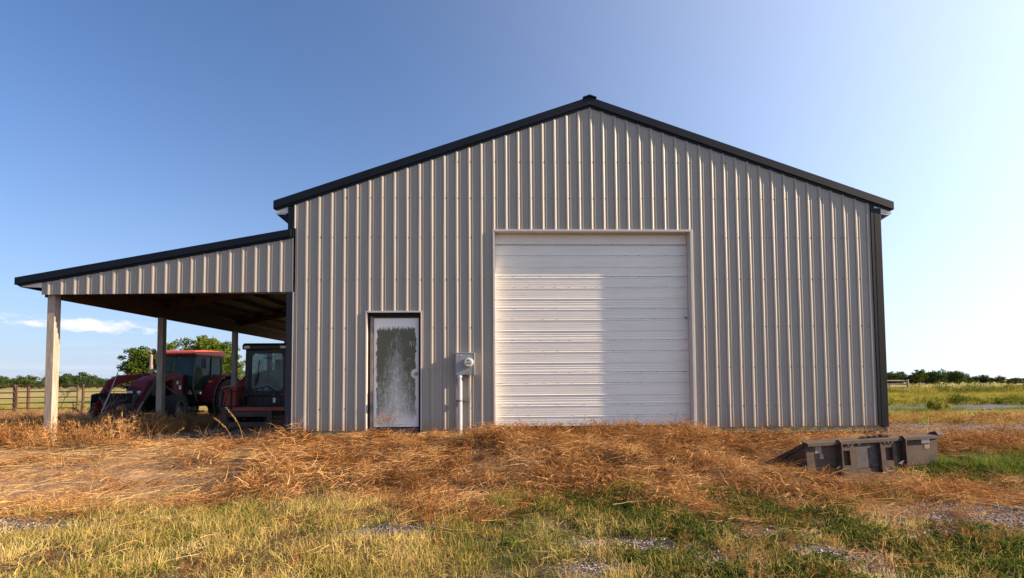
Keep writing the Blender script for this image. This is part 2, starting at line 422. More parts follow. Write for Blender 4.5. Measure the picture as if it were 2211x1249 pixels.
# screws in rows
mb = BarnMB(); rr = random.Random(2)
for z in (.55, 1.28, 2.05, 2.95, 3.75, 4.5, 5.2):
    k = math.ceil((XL-RIB0)/PITCH)
    while RIB0+k*PITCH < XR-.1:
        for dx in (.052, -.052 if k % 2 else .052):
            x = RIB0+k*PITCH+dx
            if z < rake_z(x)-.2 and not any(o_[0]-.02 < x < o_[1]+.02 and z < o_[2]+.05 for o_ in OPEN) and XL+.05 < x < XR-.15:
                mb.box(x-.006, x+.006, YF-.016, YF-.004, z+rr.uniform(-.01, .01)-.006, z+.006)
        k += 1
o = mb.build('screws', screw, fix=False); o['kind'] = 'stuff'
# rake trims: prisms following the gable
TH = .155
def rake(xa, za, xb, zb, h, y0, y1, name='rake_trim', mt=trimdark):
    return BarnMB().prism([(xa, za-h), (xb, zb-h), (xb, zb), (xa, za)], 'y', y0, y1).build(name, mt, bevel=.006)
RZ = 6.452; EL, ER = -4.13, 7.665
rake(EL, RZ-.343*(XM-EL), XM-.002, RZ, TH, YF-.055, YF+.05); rake(XM+.002, RZ, ER, RZ-.343*(ER-XM), TH, YF-.055, YF+.05)
# darker return lip under each rake
rake(EL+.05, RZ-.343*(XM-EL-.05)-TH-.002, XM-.002, RZ-TH-.002, .035, YF-.035, YF+.05, 'rake_lip'); rake(XM+.002, RZ-TH-.002, ER-.05, RZ-.343*(ER-.05-XM)-TH-.002, .035, YF-.035, YF+.05, 'rake_lip')
LT0, LT1 = -8.75, -3.80
def ltz(x): return 2.985 + .183*(x-LT0)
rake(LT0, ltz(LT0), LT1, ltz(LT1), .135, YF-.055, YF+.05)
rake(LT0+.05, ltz(LT0+.05)-.137, LT1, ltz(LT1)-.137, .03, YF-.035, YF+.05, 'rake_lip')
# ridge cap
BarnMB().prism([(XM-.13, RZ-.035), (XM-.13, RZ-.012), (XM, RZ+.035), (XM+.13, RZ-.012), (XM+.13, RZ-.035), (XM, RZ+.008)], 'y', YF-.075, YB).build('ridge_cap', trimdark)
# roof slabs
for s, xe in ((-1, EL), (1, ER)):
    xa = XM+s*.002; za = RZ-.012; ze = RZ-.012-.343*abs(xe-XM)
    BarnMB().prism([(xa, za-.05), (xe, ze-.05), (xe, ze), (xa, za)], 'y', YF+.052, YB).build('roof', trimdark)
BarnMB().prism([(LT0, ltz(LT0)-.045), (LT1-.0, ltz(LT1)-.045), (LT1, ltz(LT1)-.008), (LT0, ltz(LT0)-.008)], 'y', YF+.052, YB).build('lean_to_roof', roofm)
# eave soffits and box ends
for xa, xb in ((EL+.03, XL-.13), (XR+.02, ER-.03)):
    xo = xa if xa < 0 else xb; xi = xb if xa < 0 else xa
    zo = RZ-.343*abs(xo-XM)-TH-.04; zi = RZ-.343*abs(xi-XM)-TH-.10
    BarnMB().prism([(xo, zo-.045), (xi, zi-.06), (xi, zi+.06), (xo, zo)], 'y', YF-.012, YF+.02).build('eave_end_cap', trimlight)
    BarnMB().prism([(xo, zo-.05), (xi, zo-.25), (xi, zi-.065)], 'y', YF+.03, YB-.05).build('soffit', trimdark if xa < 0 else woodd)
# lean-to eave end
BarnMB().prism([(LT0+.06, ltz(LT0)-.14), (LXL, ltz(LXL)-.15), (LXL, ltz(LXL)-.26), (LT0+.10, ltz(LT0)-.165)], 'y', YF-.01, YF+.03).build('eave_end_cap', trimlight)
BarnMB().box(LT0+.01, LT0+.05, YF+.052, YB, ltz(LT0)-.16, ltz(LT0)-.05).build('eave_trim', trimdark)
# corner trims
BarnMB().box(XR-.06, XR, YF-.028, YF+.1, .16, rake_z(XR)-.02).build('corner_trim_edge', trimdark)
BarnMB().prism([(XR+.002, YF-.03), (XR+.135, YF-.03), (XR+.135, YF+.12), (XR+.002, YF+.12)], 'z', .13, RZ-.343*(XR+.14-XM)-TH-.05).build('corner_trim', trimblack, bevel=.004)
BarnMB().box(XL-.135, XL-.025, YF-.03, YF+.1, ltz(LT1)-.16, RZ-.343*(XM-XL+.14)-TH-.04).build('corner_trim', trimdark)
BarnMB().box(XL-.022, XL+.0, YF-.022, YF+.02, ltz(LT1)+.02, RZ-.343*(XM-XL)-TH-.05).build('corner_trim_edge', trimlight)
BarnMB().box(XL-.15, XL-.04, YF-.02, YF+.12, .05, lean_bot(XL)-.005).build('lean_to_corner_trim', mat('navy_trim_steel', (.012, .015, .026), .5, var=.15, spec=.3)); 
BarnMB().box(XL-.037, XL-.017, YF-.02, YF+.02, .08, lean_bot(XL)-.005).build('corner_trim_edge', trimlight)
BarnMB().box(XL-.014, XL-.002, YF-.018, YF+.02, .08, lean_bot(XL)-.005).build('corner_trim_edge', dark)
# skirt boards
for a, b_ in ((XL, -2.42), (-1.39, -.06), (3.72, 5.6), (5.603, XR+.03)):
    BarnMB().box(a, b_, YF-.002, YF+.038, -.06 if a < 3 else .045, .155).build('skirt_board', skirt, bevel=.004)
BarnMB().box(XR+.05, XR+.14, YF+.02, YF+.12, -.1, .128).build('corner_post_foot', mat('dark_post', (.07, .06, .05), .8))
# shell: side walls, back wall, so that the inside stays dark
BarnMB().box(XR-.06, XR-.01, YF+.13, YB-.1, -.05, rake_z(XR)+.02).build('side_wall', siding)
BarnMB().box(XL+.005, XL+.04, YF+.05, YB-.1, -.05, rake_z(XL)+.02).build('side_wall', siding)
BarnMB().prism([(XL+.045, -.1), (XR-.065, -.1), (XR-.065, rake_z(XR)), (XM, rake_z(XM)), (XL+.045, rake_z(XL))], 'y', YB-.2, YB-.1).build('back_wall', siding)
BarnMB().box(XL+.045, XR-.065, YF+.5, YB-.25, -.1, .02).build('floor_slab', mat('slab', (.18, .16, .14), .9))
# lean-to framing
PY = [YF+.07, 12.62, 16.1, 20.0]; PXc = -8.19
for i, y in enumerate(PY):
    zt = ltz(PXc)-.30
    gz = float(ground_h(PXc, y))
    BarnMB().box(PXc-.068, PXc+.068, y, y+.136, gz-.15, zt).build('post', wood, bevel=.006)
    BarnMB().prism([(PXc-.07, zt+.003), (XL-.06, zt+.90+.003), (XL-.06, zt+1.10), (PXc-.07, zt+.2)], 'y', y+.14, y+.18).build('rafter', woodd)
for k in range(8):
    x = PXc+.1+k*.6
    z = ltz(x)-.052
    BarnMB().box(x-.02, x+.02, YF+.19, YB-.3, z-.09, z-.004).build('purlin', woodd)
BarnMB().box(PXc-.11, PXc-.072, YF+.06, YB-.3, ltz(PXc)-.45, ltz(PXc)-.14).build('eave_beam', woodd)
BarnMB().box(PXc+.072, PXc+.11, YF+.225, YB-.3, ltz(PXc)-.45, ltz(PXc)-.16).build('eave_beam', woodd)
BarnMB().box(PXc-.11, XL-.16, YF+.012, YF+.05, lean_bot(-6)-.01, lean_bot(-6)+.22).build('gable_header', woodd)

# garage door opening
GX0, GX1, GZ = -.035, 3.69, 3.865; GD = .175
BarnMB().box(GX0-.028, GX0+.004, YF-.034, YF+GD+.02, .135, GZ+.03).build('door_jamb_trim', trimlight, bevel=.003)
BarnMB().box(GX1-.004, GX1+.045, YF-.034, YF+GD+.02, .12, GZ+.03).build('door_jamb_trim', trimlight, bevel=.003)
BarnMB().box(GX0+.006, GX1-.006, YF-.036, YF+GD+.02, GZ-.012, GZ+.028).build('door_header_trim', trimlight, bevel=.003)
gd = BarnMB().box(GX0+.006, GX1-.006, YF+GD-.004, YF+GD+.0, .155, .185).build('garage_door', mat('rubber_seal', (.03, .03, .03), .7))
gd['label'] = 'white sectional overhead door with horizontal ribs'
SH = .61; z0 = .185; seams = []
zs = z0; first = True; hs = [.407] + [SH]*5 + [.22]
DY = YF+GD
for h in hs:
    z1 = min(zs+h, GZ-.014)
    if z1-zs < .03: break
    # profile measured down from the top of a section
    P2 = []; full_top = zs+h
    marks = [0, .203, .407]
    def dy(d):
        """stand-out at distance d below the section's top"""
        for mk, dep, wd in ((0, .022, .012), (.203, .020, .011), (.407, .010, .008)):
            if mk <= d < mk+wd: return -dep
            if mk+wd <= d < mk+wd+.030: return .008*(d-mk-wd)/.015 if d-mk-wd < .015 else .008*(1-(d-mk-wd-.015)/.015)
        u = (d % .203-.03)/.043
        if .5 < u < 3.5 and abs(u-round(u)) < .16: return -.0045
        return 0
    ds = sorted(set([0, .0119, .0121, .027, .042] + [.2029, .2031, .2139, .2141, .229, .244] + [.4069, .4071, .4149, .4151, .430, .445] +
                    [mk+.03+k*.043+e for mk in (0, .203, .407) for k in (1, 2, 3) for e in (-.0071, -.0068, 0, .0068, .0071)] + [h-.0015]))
    ds = [d for d in ds if full_top-d <= z1+.0001 and d <= h-.0015+.0001]
    if full_top > z1: ds = [full_top-z1] + ds
    front = [(DY-dy(d)-.03, full_top-d) for d in ds]
    poly = front + [(DY+.02, front[-1][1]), (DY+.02, front[0][1])]
    s_ = MB().prism(poly, 'x', GX0+.008, GX1-.008).build('door_section', white, gd)
    zs += h
mb = MB(); rr = random.Random(9)
for zz in [z0+.407+k*SH for k in range(6)] + [z0+.407-.203+k*SH for k in range(6)]:
    for k in range(14):
        if rr.random() < .55: x = GX0+.1+k*.27+rr.uniform(-.03, .03); mb.box(x-.008, x+.008, DY-.036, DY-.028, zz-.006, zz+.004)
o = mb.build('rivets', screw, gd); o['kind'] = 'stuff'
MB().tube([(GX1-.09, DY-.034, 2.24), (GX1-.05, DY-.05, 2.25), (GX1-.04, DY-.05, 2.20)], .008, 6).build('pull_hook', screw, gd)

# entry door
EX0, EX1, EZ = -2.405, -1.405, 2.335
BarnMB().box(EX0-.022, EX0+.004, YF-.03, YF+.06, .13, EZ+.02).build('door_jamb_trim', trimlight)
BarnMB().box(EX1-.004, EX1+.014, YF-.03, YF+.06, .15, EZ+.02).build('door_jamb_trim', trimlight)
BarnMB().box(EX0+.006, EX1-.006, YF-.032, YF+.05, EZ-.006, EZ+.022).build('door_header_trim', trimlight)
BarnMB().box(EX0+.006, EX0+.05, YF+.065, YF+.20, .02, EZ-.01).box(EX1-.045, EX1-.006, YF+.01, YF+.20, .05, EZ-.01).box(EX0+.051, EX1-.046, YF+.05, YF+.20, EZ-.07, EZ-.01).build('door_frame', trimdark)
BarnMB().box(EX0+.052, EX0+.098, YF+.055, YF+.16, .05, EZ-.075).build('hinge_jamb', mat('brown_frame', (.22, .16, .13), .7, var=.25))
BarnMB().box(EX0+.10, EX1-.048, YF+.075, YF+.11, EZ-.10, EZ-.073).build('door_stop', woodd)
BarnMB().box(EX0+.052, EX1-.048, YF+.03, YF+.20, .05, .18).build('threshold', mat('threshold_wood', (.12, .08, .055), .8, var=.3))
BarnMB().box(EX0+.02, EX0+.085, YF-.01, YF+.05, -.05, .12).build('threshold_block', mat('raw_wood', (.45, .28, .18), .8, var=.2))
# mildewed slab
m, t, b = newmat('mildewed_white_door')
oc = t.n('ShaderNodeTexCoord').outputs['Object']; sp = t.n('ShaderNodeSeparateXYZ', {0: oc})
ww = (EX1-.05)-(EX0+.105)
DX0 = EX0+.105
u = t.math('SUBTRACT', sp.outputs[0], DX0); z = sp.outputs[2]
en = t.noise(t.vm('MULTIPLY', oc, (3, 1, 2.2)).outputs[0], 3.0, 8, .7)
wob = t.math('MULTIPLY', t.math('SUBTRACT', en, .5), .16)
tn = t.math('MULTIPLY', t.math('SUBTRACT', t.noise(t.vm('MULTIPLY', oc, (9, 1, 2)).outputs[0], 4.0, 6, .7), .5), .30)
def edge(val, a, b_, inv=False): return t.ramp(val, [(a, 1 if inv else 0), (b_, 0 if inv else 1)])
mL = edge(t.math('ADD', u, wob), .045, .062); mR = edge(t.math('ADD', u, wob), ww-.075, ww-.058, True)
zt_ = t.math('DIVIDE', t.math('ADD', z, tn), 3.0)
mT = edge(zt_, 2.02/3, 2.07/3, True); mB = edge(t.math('DIVIDE', t.math('ADD', z, t.math('MULTIPLY', tn, .6)), 3.0), .24/3, .50/3)
# clean notch round the knob
kx, kz = DX0+ww-.06, 1.19
kd = t.math('SQRT', t.math('ADD', t.math('POWER', t.math('SUBTRACT', sp.outputs[0], kx), 2.0), t.math('POWER', t.math('SUBTRACT', z, kz), 2.0)))
mK = edge(t.math('ADD', kd, t.math('MULTIPLY', wob, .4)), .075, .10)
mask = t.math('MULTIPLY', t.math('MULTIPLY', mL, mR), t.math('MULTIPLY', t.math('MULTIPLY', mT, mB), mK))
streak = t.noise(t.vm('MULTIPLY', oc, (16, 1, 1.6)).outputs[0], 3.0, 8, .75)
fine = t.noise(oc, 45, 8, .8)
uc = t.math('ABSOLUTE', t.math('SUBTRACT', t.math('DIVIDE', u, ww), .5))
hh = t.math('MULTIPLY', t.math('SUBTRACT', z, .3), .36)                      # thicker growth towards the top
dens = t.math('ADD', t.math('ADD', t.math('MULTIPLY', uc, .9), hh), t.math('ADD', t.math('MULTIPLY', streak, .95), t.math('ADD', t.math('MULTIPLY', fine, .75), t.math('MULTIPLY', t.noise(oc, 13, 5, .6), .45))))
dens = t.ramp(t.math('MULTIPLY', dens, .5), [(.52, .05), (.68, .48), (.84, .97)])
col = t.mix(t.math('MULTIPLY', mask, dens), t.mix(t.math('MULTIPLY', mask, .35), (.84, .81, .75), (.68, .65, .56)), (.095, .092, .045))
link(t, col, b.inputs['Base Color']); b.inputs['Roughness'].default_value = .5
ed_ = BarnMB().box(DX0, EX1-.05, YF+.085, YF+.125, .20, EZ-.10)
slab = ed_.build('entry_door', m, bevel=.004); slab['label'] = 'white steel walk door with dark green mildew stains'
def inbarn(mb, name, m_, par, **k):
    return mb.build(name, m_, par, **k)
kn = MB().lathe([(.0, -.0), (.030, 0), (.030, .006), (.012, .01), (.012, .03), (.026, .036), (.028, .055), (.018, .066), (0, .068)], (EX1-.05-.06, YF+.084, 1.19), 'y', 16)
kn.v = [(a, YF+.084-(b__-(YF+.084)), c_) for a, b__, c_ in kn.v]
kn.build('knob', mat('knob_metal', (.45, .42, .38), .3, metal=.9), slab, smooth=True)
scrm = mat('bare_paint', (.78, .77, .75), .5)
def stroke(pts, name='scratched_letter'):
    scr = MB()
    for p, q in zip(pts[:-1], pts[1:]): scr.bar((DX0+p[0], YF+.083, p[1]), (DX0+q[0], YF+.083, q[1]), .003, .014, (0, 1, 0))
    scr.build(name, scrm, slab)
stroke([(.668, 1.70), (.678, 1.80), (.705, 1.70), (.715, 1.80)]); stroke([(.730, 1.70), (.757, 1.79), (.764, 1.735), (.74, 1.735), (.81, 1.735), (.764, 1.735), (.775, 1.69)])
stroke([(.62, 1.46), (.70, 1.475)], 'scratch'); stroke([(.74, 1.45), (.80, 1.42)], 'scratch')
MB().box(DX0-.004, EX1-.05, YF+.08, YF+.13, .183, .198).build('door_sweep', trimdark, slab)
for hz in (.5, 1.2, 1.95): MB().tube([(DX0-.002, YF+.082, hz), (DX0-.002, YF+.082, hz+.1)], .007, 6).build('hinge', dark, slab)

# ------------------------------------------------------------------ things on the shed
meter = empty('electric_meter', (-.58, YF-.03, 0), 0, 'grey electric meter box with round glass meter and conduit pipe running down into the weeds', 'electric meter')
gm = mat('grey_enamel', (.27, .275, .28), .45, var=.06); pvc = mat('grey_conduit', (.47, .47, .48), .75, var=.08, spec=.2)
bx = MB().box(-.175, .165, -.11, .0, 1.155, 1.555).build('meter_box', gm, meter, bevel=.008)
MB().box(-.18, .175, -.115, .0, 1.557, 1.568).box(.167, .178, -.115, 0, 1.155, 1.556).build('box_lip', mat('lip', (.5, .47, .43), .4), bx)
lb = MB().box(-.155, -.055, -.1125, -.1105, 1.505, 1.53).build('sticker', mat('sticker', (.7, .68, .66), .5), bx)
MB().box(-.13, -.10, -.1135, -.113, 1.512, 1.523).box(-.095, -.07, -.1135, -.113, 1.512, 1.523).build('sticker_print', dark, lb)
mt_ = MB().lathe([(0, 0), (.088, 0), (.088, -.02), (.080, -.03), (.0, -.03)], (.065, -.112, 1.385), 'y', 28).build('meter_socket', mat('meter_ring', (.62, .58, .50), .35, metal=.3), meter, smooth=False)
MB().lathe([(0, 0), (.072, 0), (.072, -.045), (.066, -.055), (0, -.055)], (.065, -.143, 1.385), 'y', 28).build('meter_dial', mat('meter_face', (.52, .53, .48), .12), mt_)
MB().box(.043, .083, -.2005, -.1985, 1.405, 1.43).box(.02, .11, -.2005, -.1985, 1.362, 1.38).build('dial_window', mat('dial_dark', (.06, .09, .10), .2), mt_)
MB().tube([(.065, -.111, 1.20), (.065, -.118, 1.20)], .010, 8).build('seal_screw', screw, meter)
MB().tube([(-.10, -.062, 1.11), (-.10, -.062, 1.153)], .055, 14).build('conduit_collar', mat('collar', (.6, .58, .55), .4, metal=.4), meter, smooth=False)
MB().tube([(-.10, -.062, -.08), (-.10, -.062, 1.11)], .043, 18).build('conduit_pipe', pvc, meter, smooth=False)
MB().box(-.17, .05, -.022, -.0, .665, .705).box(-.02, .06, -.045, -.023, .668, .700).build('strut_bracket', screw, meter)
MB().lathe([(.044, -.012), (.049, -.012), (.049, .012), (.044, .012)], (-.10, -.062, .685), 'z', 18).build('pipe_strap', mat('strap', (.20, .17, .15), .5, metal=.5), meter)
MB().tube([(.125, -.02, 1.15), (.12, -.015, 1.0), (.09, -.012, .8), (.075, -.01, .6), (.07, -.012, .3), (.06, -.02, .05)], .0035, 5).build('ground_wire', dark, meter)
# light socket hanging under the lean-to roof
lf = empty('ceiling_lamp_socket', (-5.35, 11.0, 3.20), 0, 'small pale lamp socket hanging under the lean-to roof boards', 'lamp')
MB().tube([(0, 0, .30), (0, 0, .05)], .012, 6).build('rod', screw, lf)
MB().lathe([(0, .06), (.04, .06), (.05, .03), (.03, .0), (.045, -.05), (.03, -.09), (0, -.09)], (0, 0, 0), 'z', 14).build('socket', mat('porcelain', (.42, .34, .24), .4), lf)
# ------------------------------------------------------------------ tractor (front towards -y, parked left of the lean-to)
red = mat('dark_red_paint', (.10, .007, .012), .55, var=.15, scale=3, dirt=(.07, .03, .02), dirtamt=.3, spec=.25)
redroof = mat('lighter_red_roof', (.46, .065, .04), .45, var=.1, scale=3)  # cab roof red, lighter and more orange than the body red
black = mat('black_plastic', (.010, .010, .011), .5, var=.2)
rubber = mat('tyre_rubber', (.013, .012, .012), .85, var=.25, dirt=(.04, .03, .022), dirtamt=.35)
steelg = mat('grey_rim', (.13, .125, .125), .5, var=.1, metal=.2, dirt=(.15, .12, .1), dirtamt=.4)
chrome = mat('cylinder_rod', (.3, .3, .31), .4, metal=.9)
exh = mat('heat_stained_exhaust', (.30, .22, .18), .5, metal=.4, var=.2)
glass = glassmat('tinted_cab_glass', (.03, .06, .06), .32, .06, .10)
dglass = glassmat('dusty_cab_glass', (.16, .21, .21), .5, .35, .35)
lens = mat('headlight_lens', (.55, .56, .55), .15)
orange = mat('orange_lens', (.75, .16, .02), .3)
paper = mat('white_sticker', (.62, .60, .57), .5)

def wheel(parent, x, y, r, wdt, rimr, nlug, side, rz=0):
    """tyre with lugs; rim as its sub-part. side=+1 faces +y"""
    t_ = MB(); h = wdt/2
    t_.lathe([(rimr, -h*.8), (r*.86, -h), (r*.95, -h*.8), (r*.96, 0), (r*.95, h*.8), (r*.86, h), (rimr, h*.8), (rimr*.97, 0)], (0, 0, 0), 'y', 36)
    for k in range(nlug):
        for sd_ in (-1, 1):
            a0 = 2*math.pi*(k+(.5 if sd_ > 0 else 0))/nlug; a1 = a0 + .26*2*math.pi*.9/ (nlug/10)*.35
            p = (r*.955*math.cos(a1), sd_*h*.02, r*.955*math.sin(a1)); q = (r*.93*math.cos(a0), sd_*h*.92, r*.93*math.sin(a0))
            mid = Vector(p)+Vector(q); t_.bar(p, q, r*.06, r*.075, mid.normalized())
    ty = t_.build('wheel', rubber, parent); ty.location = (x, y, r); ty.rotation_euler = (0, 0, rz)
    q = MB(); o_ = side*h
    q.lathe([(rimr*1.0, -h*.75*side), (rimr*1.02, o_*.82), (rimr*.96, o_*.82), (rimr*.90, o_*.3), (rimr*.5, o_*.12), (rimr*.3, o_*.35), (0, o_*.35), (0, -h*.2*side)], (0, 0, 0), 'y', 30)
    for k in range(8):
        a = 2*math.pi*k/8; q.tube([(rimr*.4*math.cos(a), o_*.2, rimr*.4*math.sin(a)), (rimr*.4*math.cos(a), o_*.45, rimr*.4*math.sin(a))], .018, 6)
    q.build('rim', steelg, ty)
    return ty
def pane(parent, pts, m_, name='window', thick=.006):
    """flat glass pane through 4 points, with thickness along its normal"""
    p = [Vector(q) for q in pts]; n = (p[1]-p[0]).cross(p[2]-p[0]).normalized()*thick
    k = len(p); mb = MB(); mb.add([*p, *[q+n for q in p]], [tuple(range(k)), tuple(range(2*k-1, k-1, -1))]+[(i, k+i, k+(i+1) % k, (i+1) % k) for i in range(k)])
    return mb.build(name, m_, parent)

hd = math.atan2(-.993, -.12)
TX, TY = -11.16, 19.75
tr = empty('farm_tractor', (TX, TY, float(ground_h(TX, TY-1))-.02), hd, 'dark red farm tractor with cab and front loader parked beyond the lean-to posts', 'tractor')
MB().box(-.45, 2.95, -.20, .20, .55, .98).box(2.0, 2.7, -.55, .55, .45, .62).box(-.5, .3, -.5, .5, .6, .95).build('chassis', black, tr)
hood = MB()
secs = [(1.45, .37, 1.76, 1.02), (2.0, .37, 1.74, 1.02), (2.55, .36, 1.66, 1.0), (2.92, .33, 1.50, .98), (3.14, .27, 1.30, 1.0)]
v = []; f = []
for (x, hw, zt_, zb) in secs:
    v += [(x, -hw, zb), (x, -hw, zt_-.09), (x, -hw*.78, zt_-.02), (x, 0, zt_+.02), (x, hw*.78, zt_-.02), (x, hw, zt_-.09), (x, hw, zb)]
for i in range(len(secs)-1):
    for j in range(7): f.append((i*7+j, (i+1)*7+j, (i+1)*7+(j+1) % 7, i*7+(j+1) % 7))
f += [tuple(range(6, -1, -1)), tuple(28+j for j in range(7))]
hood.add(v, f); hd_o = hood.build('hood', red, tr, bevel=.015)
MB().box(2.2, 2.9, .335, .375, 1.02, 1.22).box(1.6, 2.1, .372, .385, 1.05, 1.40).build('side_grille', black, hd_o)
gr = MB().box(2.95, 3.14, -.26, .26, .72, 1.22).build('grille', black, tr, bevel=.02)
for k in range(6): MB().box(3.141, 3.150, -.2, .2, .78+k*.045, .80+k*.045).build('grille_bar', steelg, gr)
for s in (-1, 1): MB().box(3.05, 3.17, s*.17-.085, s*.17+.085, 1.045, 1.175).build('headlight', lens, tr, bevel=.012)
cab = MB()
cx0, cx1, cw, cz0, cz1 = -.05, 1.40, .66, .95, 2.40
for s in (-1, 1):
    cab.bar((cx1+.02, s*cw*.92, 1.30), (cx1-.12, s*cw, cz1), .06).bar((.58, s*cw*1.02, cz0-.1), (.50, s*cw*1.02, cz1), .07).bar((cx0-.05, s*cw, 1.35), (cx0, s*cw, cz1), .06)
    cab.bar((cx1+.02, s*cw*.92, 1.30), (cx1-.2, s*cw*.95, .75), .06).bar((cx1-.12, s*cw, cz1-.02), (cx0, s*cw, cz1-.02), .06)
    cab.bar((cx1-.2, s*cw*.95, .75), (.58, s*cw, .72), .07)
cab.bar((cx1-.12, -cw, cz1-.02), (cx1-.12, cw, cz1-.02), .06).bar((cx0, -cw, cz1-.02), (cx0, cw, cz1-.02), .06).bar((cx1+.02, -cw, 1.32), (cx1+.02, cw, 1.32), .05)
cab.box(cx0, cx1-.1, -cw*.9, cw*.9, .70, .98).box(cx1-.15, cx1, -.36, .36, 1.0, 1.62)
cab.build('cab_frame', black, tr)
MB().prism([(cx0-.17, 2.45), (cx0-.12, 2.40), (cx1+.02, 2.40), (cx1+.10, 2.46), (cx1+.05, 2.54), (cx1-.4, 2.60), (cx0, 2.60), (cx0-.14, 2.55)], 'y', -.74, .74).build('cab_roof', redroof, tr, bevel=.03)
pane(tr, [(cx1+.0, -cw*.9, 1.34), (cx1+.0, cw*.9, 1.34), (cx1-.14, cw*.97, cz1-.06), (cx1-.14, -cw*.97, cz1-.06)], glass, 'windshield')
for s in (-1, 1):
    pane(tr, [(cx1-.03, s*cw*.95, 1.25), (.62, s*cw*1.01, .95), (.56, s*cw*1.01, cz1-.06), (cx1-.17, s*cw, cz1-.06)], glass, 'door_window')
    pane(tr, [(.52, s*cw*1.01, 1.35), (cx0+.0, s*cw, 1.40), (cx0+.03, s*cw, cz1-.06), (.47, s*cw*1.01, cz1-.06)], glass, 'side_window')
pane(tr, [(cx0-.05, -cw*.94, 1.42), (cx0-.05, cw*.94, 1.42), (cx0+.0, cw*.94, cz1-.06), (cx0+.0, -cw*.94, cz1-.06)], glass, 'rear_window')
st_ = MB().box(.05, .50, -.25, .25, 1.15, 1.28).box(.02, .14, -.24, .24, 1.28, 1.85).build('seat', black, tr, bevel=.03)
mb = MB(); ring = [(1.02+.17*math.cos(a)*.35, .20*math.sin(a), 1.62+.18*math.cos(a)*.9) for a in np.linspace(0, 2*math.pi, 20)]
mb.tube(ring, .014, 6, False).tube([(1.02, 0, 1.62), (1.2, 0, 1.3)], .03, 8); mb.build('steering_wheel', black, tr)
for s in (-1, 1):
    mb = MB(); pts = []
    for k in range(15):
        a = R(-5+k*11.5); pts.append((.02+.93*math.cos(a), .80+.93*math.sin(a)))
    inner = [(.02+(p[0]-.02)*.955, .80+(p[1]-.80)*.955) for p in pts]
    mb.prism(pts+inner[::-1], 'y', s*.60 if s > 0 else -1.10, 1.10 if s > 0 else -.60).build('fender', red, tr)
    wheel(tr, 0, s*.87, .80, .46, .42, 20, s)
    wheel(tr, 2.36, s*.80, .54, .34, .29, 16, s, R(14))
    MB().box(.95, 1.25, s*.62-.15, s*.62+.15, .38, .43).bar((1.1, s*.62, .43), (1.1, s*.55, .8), .04).build('step', black, tr)
MB().tube([(1.80, -.62, 1.2), (1.80, -.62, 2.05)], .062, 12).build('exhaust_muffler', exh, tr, smooth=False)
MB().tube([(1.80, -.62, 2.05), (1.80, -.62, 2.40), (1.86, -.60, 2.48), (1.96, -.57, 2.54)], .048, 12).build('exhaust_pipe', exh, tr, smooth=False)
for s in (-1, 1):
    mr = MB().bar((cx1-.1, s*cw, 2.32), (cx1-.10, s*.98, 2.25), .02).build('mirror_arm', black, tr)
    MB().box(cx1-.12, cx1-.06, s*.97-.09, s*.97+.09, 1.93, 2.28).build('mirror', black, mr, bevel=.015)
    MB().box(.62, .70, s*.72-.03, s*.72+.10, 1.42, 1.50).build('turn_signal', orange, tr, bevel=.01)
MB().tube([(.35, -.3, 2.6), (.33, -.3, 3.15)], .006, 5).build('antenna', black, tr)
# loader
ld = MB()
for s in (-1, 1):
    ld = MB(); ld.prism([(1.86, .72), (2.30, .72), (2.27, 1.66), (2.22, 1.75), (1.92, 1.75), (1.88, 1.60)], 'y', s*.50 if s > 0 else -.60, .60 if s > 0 else -.50)
    mast = ld.build('loader_mast', red, tr, bevel=.01)
    if s > 0:
        MB().box(1.92, 2.02, .601, .604, 1.20, 1.33).build('sticker', paper, mast); MB().box(2.05, 2.13, .601, .604, 1.38, 1.48).build('sticker', paper, mast)
    am = MB(); y0_, y1_ = (s*.56, s*.66) if s > 0 else (-.66, -.56)
    am.prism([(1.98, 1.62), (2.0, 1.74), (3.05, 1.68), (3.42, 1.52), (4.02, .50), (3.86, .42), (3.26, 1.30), (3.0, 1.42)], 'y', y0_+s*.06, y1_+s*.06)
    arm = am.build('loader_arm', red, tr, bevel=.012)
    MB().tube([(2.25, s*.68, 1.00), (2.75, s*.68, 1.32)], .04, 10).build('lift_cylinder', black, arm)
    MB().tube([(2.75, s*.68, 1.32), (3.15, s*.68, 1.44)], .022, 8).build('cylinder_rod', chrome, arm)
    MB().tube([(3.22, s*.80, 1.50), (3.72, s*.80, .86)], .045, 10).build('tilt_cylinder', black, arm)
    MB().tube([(3.72, s*.80, .86), (3.98, s*.80, .50)], .022, 8).build('cylinder_rod', chrome, arm)
MB().tube([(3.70, -.62, .66), (3.70, .62, .66)], .055, 10).build('cross_tube', red, tr)
lb_ = MB(); arc = [(3.80, 1.12), (3.66, .80), (3.66, .52), (3.76, .40), (4.02, .36)]
lb_.prism(arc+[(4.02, .375), (3.77, .43), (3.69, .54), (3.69, .80), (3.83, 1.12)], 'y', -.68, .68)
for s in (-1, 1): lb_.prism(arc+[(3.98, 1.08)], 'y', s*.68-.01, s*.68+.01)
lb_.build('loader_bucket', black, tr)
tx = bpy.data.curves.new('lettering', 'FONT'); tx.body = 'CASE IH'; tx.size = .135; tx.extrude = .002; tx.shear = .25
to = bpy.data.objects.new('lettering', tx); C.objects.link(to); bpy.context.view_layer.update()
lm = bpy.data.meshes.new_from_object(to); lm.materials.clear(); lm.materials.append(paper); bpy.data.objects.remove(to)
to = bpy.data.objects.new('lettering', lm); C.objects.link(to); to.parent = tr
to.location = (2.62, .382, 1.50); to.rotation_euler = (R(90), 0, R(180))

